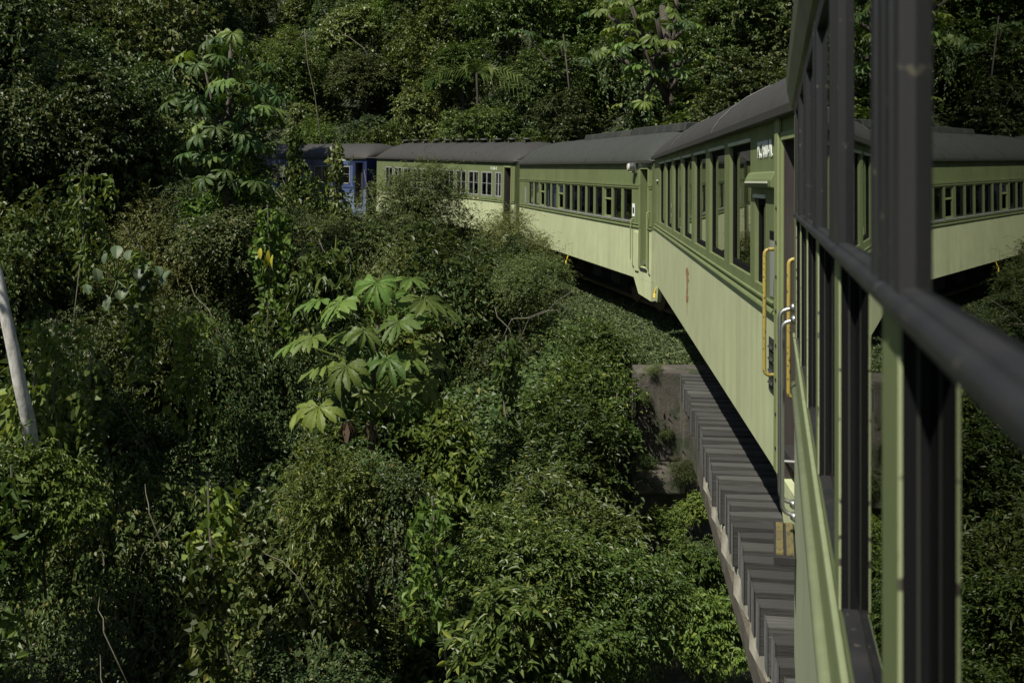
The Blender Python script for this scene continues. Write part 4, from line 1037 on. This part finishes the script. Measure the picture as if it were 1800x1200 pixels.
# foreground sapling: leaves where the photograph shows them
org = at(650, 900, 12.0)
sap = thing('cecropia_tree', 'young cecropia with big bright lobed leaves in the middle of the valley bushes', 'tree', org)
MB().tube([Vector((0, 0, -1.5)), at(655, 700, 12.1)-org, at(665, 560, 12.1)-org], [.05, .035, .02], 8).build('trunk', M['bark'], sap, True)
rg = random.Random(3)
for (u, v, Yd, hd, pt_, sz, mi) in [(662, 497, 11.9, PI, 1.0, .95, 1), (600, 530, 11.8, PI+.9, .55, 1.0, 0), (720, 490, 12.3, 2.2, .35, .75, 0), (745, 525, 11.9, PI-.9, .5, .95, 0),
                                    (560, 528, 12.2, 4.2, .3, .8, 2), (548, 593, 11.7, PI+.8, .5, .75, 2), (605, 585, 11.9, PI+1.2, .45, .9, 0), (640, 582, 11.5, PI-.7, .6, .75, 1),
                                    (700, 565, 11.7, PI+.6, .6, .95, 0), (738, 556, 12.0, 2.0, .35, .8, 0), (608, 643, 11.4, PI+.5, .75, 1.0, 1), (572, 640, 11.7, 4.3, .4, .85, 2),
                                    (682, 630, 11.5, PI-.3, .6, .95, 1), (715, 625, 11.7, 2.1, .5, .85, 0), (752, 608, 12.1, PI-.8, .7, .8, 0), (560, 715, 11.1, PI+.2, .65, .95, 3),
                                    (535, 722, 11.3, 4.2, .5, .8, 3), (655, 693, 11.6, PI-.4, .8, .75, 3), (690, 700, 11.8, 2.6, .7, .7, 3), (742, 672, 12.0, PI-.6, .8, .8, 0), (640, 520, 12.4, 5.3, .2, .7, 2), (700, 660, 12.4, .8, .3, .8, 2),
                                    (522, 600, 12.0, 4.4, .5, .8, 2), (585, 548, 12.2, 3.9, .6, .8, 0), (775, 540, 12.2, 2.0, .5, .85, 0), (640, 600, 12.2, PI, .8, .85, 4), (625, 668, 12.0, PI+.4, .9, .8, 4), (720, 640, 12.3, 2.6, .8, .85, 4), (770, 640, 12.4, 2.2, .7, .8, 4), (690, 520, 12.1, PI-.2, .9, .85, 1), (600, 700, 11.8, PI+.5, .9, .7, 4), (720, 700, 12.1, 2.6, .9, .8, 4), (760, 690, 12.3, 2.3, .9, .7, 4)]:
    p_ = at(u, v, Yd); root_pt = at(660, min(740, v+65), 12.1)
    MB().tube([root_pt-org, (root_pt+p_)/2-org+Vector((0, 0, .05)), p_-org], [.013, .010, .008], 5).build('leaf_stalk', M['leafC'], sap)
    leaf_at(sap, org, p_, hd, pt_, sz*.72, LV[mi])
dm = []
for k in range(2):
    db = MB(); r2 = random.Random(50+k)
    for j in range(26):
        a = r2.uniform(0, 6.28); d = Vector((math.cos(a)*.12, math.sin(a)*.12, -.25-r2.random()*.2)); s = Vector((r2.uniform(-.1, .1), r2.uniform(-.1, .1), 0)); q = Vector((-math.sin(a), math.cos(a), 0))*.05
        i = len(db.v); db.v += [tuple(s), tuple(s+d*.5+q), tuple(s+d), tuple(s+d*.5-q)]; db.f.append((i, i+1, i+2, i+3))
    o = db.build('withered_leaf_bunch', M['dryleaf'], sap); o.scale = (.62, .62, .62); o.location = at(650 if k else 612, 740, 11.7)-org
# tall left cecropia
nd = [(at(u, v, Yd), n, .55) for u, v, Yd, n in [(405, 75, 24.2, 7), (360, 120, 23.8, 8), (440, 130, 24.6, 7), (345, 180, 24.0, 8), (410, 165, 23.4, 8), (455, 205, 24.4, 7), (375, 235, 23.6, 8), (430, 255, 23.8, 8), (390, 290, 23.8, 6), (380, 318, 23.6, 6), (425, 322, 23.9, 6), (352, 270, 23.9, 5), (470, 170, 24.8, 5)]]
cecropia('tall cecropia with drooping lobed leaves left of the blue carriage', at(405, 480, 24.2), at(405, 90, 24.2), nd, .09, [4, 4, 5, 1], 21, .84)
# cecropia behind the second carriage
nd = [(at(u, v, Yd), n, .7) for u, v, Yd, n in [(1110, 12, 33.5, 8), (1155, 35, 33.2, 7), (1095, 55, 33.4, 7), (1130, 80, 33.0, 7), (1165, 95, 33.1, 6), (1200, 55, 33.6, 6), (1075, 95, 34.2, 6), (1215, 105, 33.9, 5), (1190, 140, 33.4, 5), (1125, 130, 33.2, 7), (1120, 185, 33.4, 4), (1190, -15, 34, 5), (1060, 20, 35, 4)]]
cecropia('cecropia with bright lobed leaves rising behind the roof of the second carriage', at(1183, 290, 34), at(1165, 10, 34), nd, .26, [0, 1, 4, 3], 22, .88)
# two more, small and half lost in the hillside
cecropia('small cecropia half hidden in the hillside near the top centre', at(1000, 250, 40), at(990, 60, 40), [(at(985, 80, 40), 6, .6), (at(925, 60, 41), 5, .6), (at(1030, 110, 40), 5, .6)], .045, [4, 5], 23, .7)

# a few plants whose single leaves can be told apart
def oval_leaf(mat, L=.30, Wd=.22):
    mb = MB(); n = 8
    for q in range(n+1):
        f = q/n; wd = Wd*.5*math.sin(PI*min(1, f*.94+.05))**.7; z = -.10*L*f*f*3
        mb.v += [(-wd, f*L, z+wd*.25), (0, f*L, z), (wd, f*L, z+wd*.25)]
    for q in range(n):
        b = q*3; mb.f += [(b, b+1, b+4, b+3), (b+1, b+2, b+5, b+4)]
    return mb.mesh('leaf', mat)
OV = [oval_leaf(leaf_mat('grey_green_big_leaves', [(0, (0.06, 0.085, 0.04)), (1, (0.09, 0.12, 0.06))], .2, .5, .35)), oval_leaf(leaf_mat('yellow_big_leaves', [(0, (.30, .26, .02)), (1, (.38, .33, .04))], .35), .34, .15)]
lr = random.Random(8)
for (lb, pts_, Yd, mi, sc) in [('plant with large rounded grey-green leaves under the dark forest at left', [(205, 432), (188, 445), (228, 440), (262, 465), (277, 468), (282, 488), (243, 472), (251, 488), (261, 515), (205, 510), (193, 522), (235, 535), (168, 472), (300, 475), (150, 500), (228, 505)], 15.5, 0, .62),
                               ('clump of a few large yellow leaves above the sapling', [(458, 436), (472, 440), (466, 452), (480, 448)], 17.0, 1, .55)]:
    o_ = at(pts_[0][0], pts_[0][1]+60, Yd+.3); pl = thing('plant', lb, 'plant', o_)
    for (u, v) in pts_:
        p_ = at(u, v, Yd+lr.uniform(-.3, .3)); MB().tube([(0, 0, 0), (p_-o_)*.6+Vector((0, .1, .05)), p_-o_], [.012, .009, .006], 5).build('leaf_stalk', M['leafC'], pl)
        lf = link('leaf', OV[mi], pl); lf.location = p_-o_; lf.scale = (sc*lr.uniform(.8, 1.3),)*3
        lf.rotation_euler = (-lr.uniform(.5, 1.0) if mi == 0 else -lr.uniform(1.1, 1.5), 0, PI+lr.uniform(-.9, .9))
# palm frond above the third carriage
palm = thing('palm', 'pale palm fronds above the third green carriage', 'palm', at(838, 128, 43))
for k in range(7):
    a = -1.2+k*.5; fb = MB(); Lf = 2.4
    pts = [Vector((math.sin(a)*Lf*f, -.4*f, math.cos(a)*.9*Lf*f*.5-.9*f*f)) for f in [i/12 for i in range(13)]]
    for i in range(1, 13):
        p0 = pts[i]; d = (pts[i]-pts[i-1]).normalized(); s = d.cross(Vector((0, 1, 0))).normalized()
        for sg in (-1, 1):
            e = p0+s*sg*.42*(1-.03*i)+d*.25+Vector((0, 0, -.12)); j = len(fb.v); fb.v += [tuple(p0-d*.04), tuple(p0+d*.04), tuple(e)]; fb.f.append((j, j+1, j+2))
    fb.tube(pts, .02, 4); fb.build('frond', M['leafC'], palm)
MB().tube([(0, 0, -9), (.1, 0, -4), (0, 0, 0)], .055, 7).build('trunk', M['bark'], palm)

# pale leaning tree at the left edge
plant('yellow', tuple(at(80, 900, 10.4)), .55, 'bright leafy bush hiding the foot of the pale leaning trunk', 'bush', None, 'bush', 1.2)
plant('broad', tuple(at(-10, 930, 10.2)), .6, 'broad-leaved bush left of the foot of the pale leaning trunk', 'bush', None, 'bush', 1.2)
plant('fine', tuple(at(650, 900, 10.8)), .55, 'fine-leaved bush in front of the cecropia sapling stem', 'bush', None, 'bush', 1.3)
plant('round', tuple(at(710, 930, 10.5)), .5, 'small-leaved bush right of the cecropia sapling stem', 'bush', None, 'bush', 1.4)
plant('broad', tuple(at(590, 920, 10.6)), .5, 'broad-leaved bush left of the cecropia sapling stem', 'bush', None, 'bush', 1.5)
tp = [at(-90, 250, 11.2), at(-40, 380, 11.1), at(-5, 480, 11.0), at(8, 545, 11), at(22, 610, 11), at(36, 680, 11.05), at(50, 740, 11.1), at(58, 800, 11.3), at(70, 950, 11.6)]
plant('far', tuple(at(842, 225, 42.5)), 1.5, 'small mid-green tree hiding the foot of the pale palm', 'tree', None, 'tree')
plant('fardark', tuple(at(1000, 215, 39.3)), 1.4, 'small dark-green tree hiding the foot of the small cecropia', 'tree', None, 'tree')
pt = thing('tree', 'pale lichen-spotted trunk leaning at the left edge', 'tree', tp[-1])
rr = [.045, .052, .060, .064, .068, .072, .076, .080, .085]
MB().tube([p_-tp[-1] for p_ in tp], rr, 12).build('trunk', M['palebark'], pt, True)
c = link('crown', PR['round'][0], pt); c.location = at(-330, 0, 11.3)-tp[-1]; c.scale = (1.7, 1.5, 1.1)
MB().tube([tp[0]-tp[-1], at(-200, 120, 11.3)-tp[-1], at(-330, 20, 11.3)-tp[-1]], [.05, .04, .02], 8).build('limb', M['palebark'], pt, True)
# bare stems and lianas
sr = random.Random(9)
spots = [(210, 385, 250, 440, 21), (335, 500, 375, 560, 17), (300, 120, 330, 20, 34), (293, 230, 296, 300, 30), (535, 50, 562, 230, 48), (600, 60, 640, 85, 50), (175, 1050, 182, 1110, 9), (176, 1150, 182, 1210, 7.5), (250, 975, 300, 920, 10.5), (930, 560, 1010, 510, 20), (870, 540, 900, 590, 20), (900, 560, 985, 545, 19.5), (955, 500, 1000, 545, 20.5), (450, 950, 520, 1010, 10.5), (255, 850, 262, 900, 12), (120, 620, 200, 690, 14), (560, 420, 600, 480, 22), (640, 300, 660, 380, 30), (480, 330, 520, 400, 29), (500, 290, 505, 360, 31), (700, 900, 690, 1000, 10.5), (1045, 1000, 1050, 1180, 10)]
for i, (u0, v0, u1, v1, Yd) in enumerate(spots):
    a = at(u0, v0, Yd); b = at(u1, v1, Yd-.4); mids = [a.lerp(b, f)+Vector((sr.uniform(-.05, .05), 0, sr.uniform(-.04, .04)))*(Yd/15) for f in (.33, .66)]
    ext = (b-a).normalized(); lo = b if b.z < a.z else a; d = -ext if lo is a else ext
    pts = [a, *mids, b] if lo is b else [b, *reversed(mids), a]
    pts.append(pts[-1]+Vector((d.x*.6, .5, -1.2)))
    o = MB().tube([p_-pts[-1] for p_ in pts], [.0025*Yd/8, .0032*Yd/8, .0038*Yd/8, .0042*Yd/8, .005*Yd/8], 5).build('dry_stem', M['twig'], None, True); o.location = pts[-1]
    ln = 'short' if math.hypot(u1-u0, v1-v0) < 60 else 'long'; lean = 'upright' if abs(u1-u0) < 15 else 'slanting'
    tag(o, unique(f'{ln} {lean} bare grey stem ' + phrase(min(u0, u1), [(200, 'near the left edge'), (310, 'left of the tall cecropia'), (520, 'between the two cecropias'), (620, 'above the sapling on the hillside' if v0 < 200 else 'by the sapling'), (800, 'right of the sapling'), (5000, 'left of the abutment')]), ['thin', 'curved', 'pale', 'crooked', 'broken', 'dead']), 'stem', 'bare stems among the bushes')

# --- creeping ground cover on the embankment and slopes (nobody could count it)
rng = np.random.default_rng(42)
def carpet(name, n, xr, yr, cond, ll, lw, mat, label, lift=.10):
    X = rng.uniform(*xr, n); Yv = rng.uniform(*yr, n); sd, zt = track_info(X, Yv); k = cond(X, Yv, sd); X, Yv = X[k], Yv[k]; Z = ground(X, Yv)
    m = len(X); base = np.stack([X, Yv, Z+rng.uniform(-.02, lift, m)], 1); dv = rng.normal(size=(m, 3)); dv[:, 2] = rng.uniform(-.1, .9, m)
    nv = rng.normal(size=(m, 3))*.5+np.array([0, 0, 1.0]); s = rng.uniform(.6, 1.4, m)
    v, f = leaves(rng, base, dv, nv, ll*s, lw*s, fine=False); o = link(name, np_mesh(name, v, f, mat, False)); struct(o, 'stuff', label); return o
carpet('ground_creepers', 300000, (-3, 5.5), (15.2, 33), lambda X, Y, s: (s > -.2) & (s < 5.5) & ((X < 1.85) | (Y > 15.15)), .060, .034, M['grass'], 'low green creepers covering the embankment under the second carriage')
carpet('undergrowth', 240000, (-22, 3), (5, 34), lambda X, Y, s: (s > 2.6), .13, .060, M['leafB'], 'dark leafy undergrowth between the valley bushes', .9)
carpet('forest_undergrowth', 240000, (-60, 40), (22, 109), lambda X, Y, s: (s < -2.6), .30, .14, M['leafB'], 'dark undergrowth on the hillside behind the train', 1.2)
print('PLANTS', count, len(bpy.data.objects))
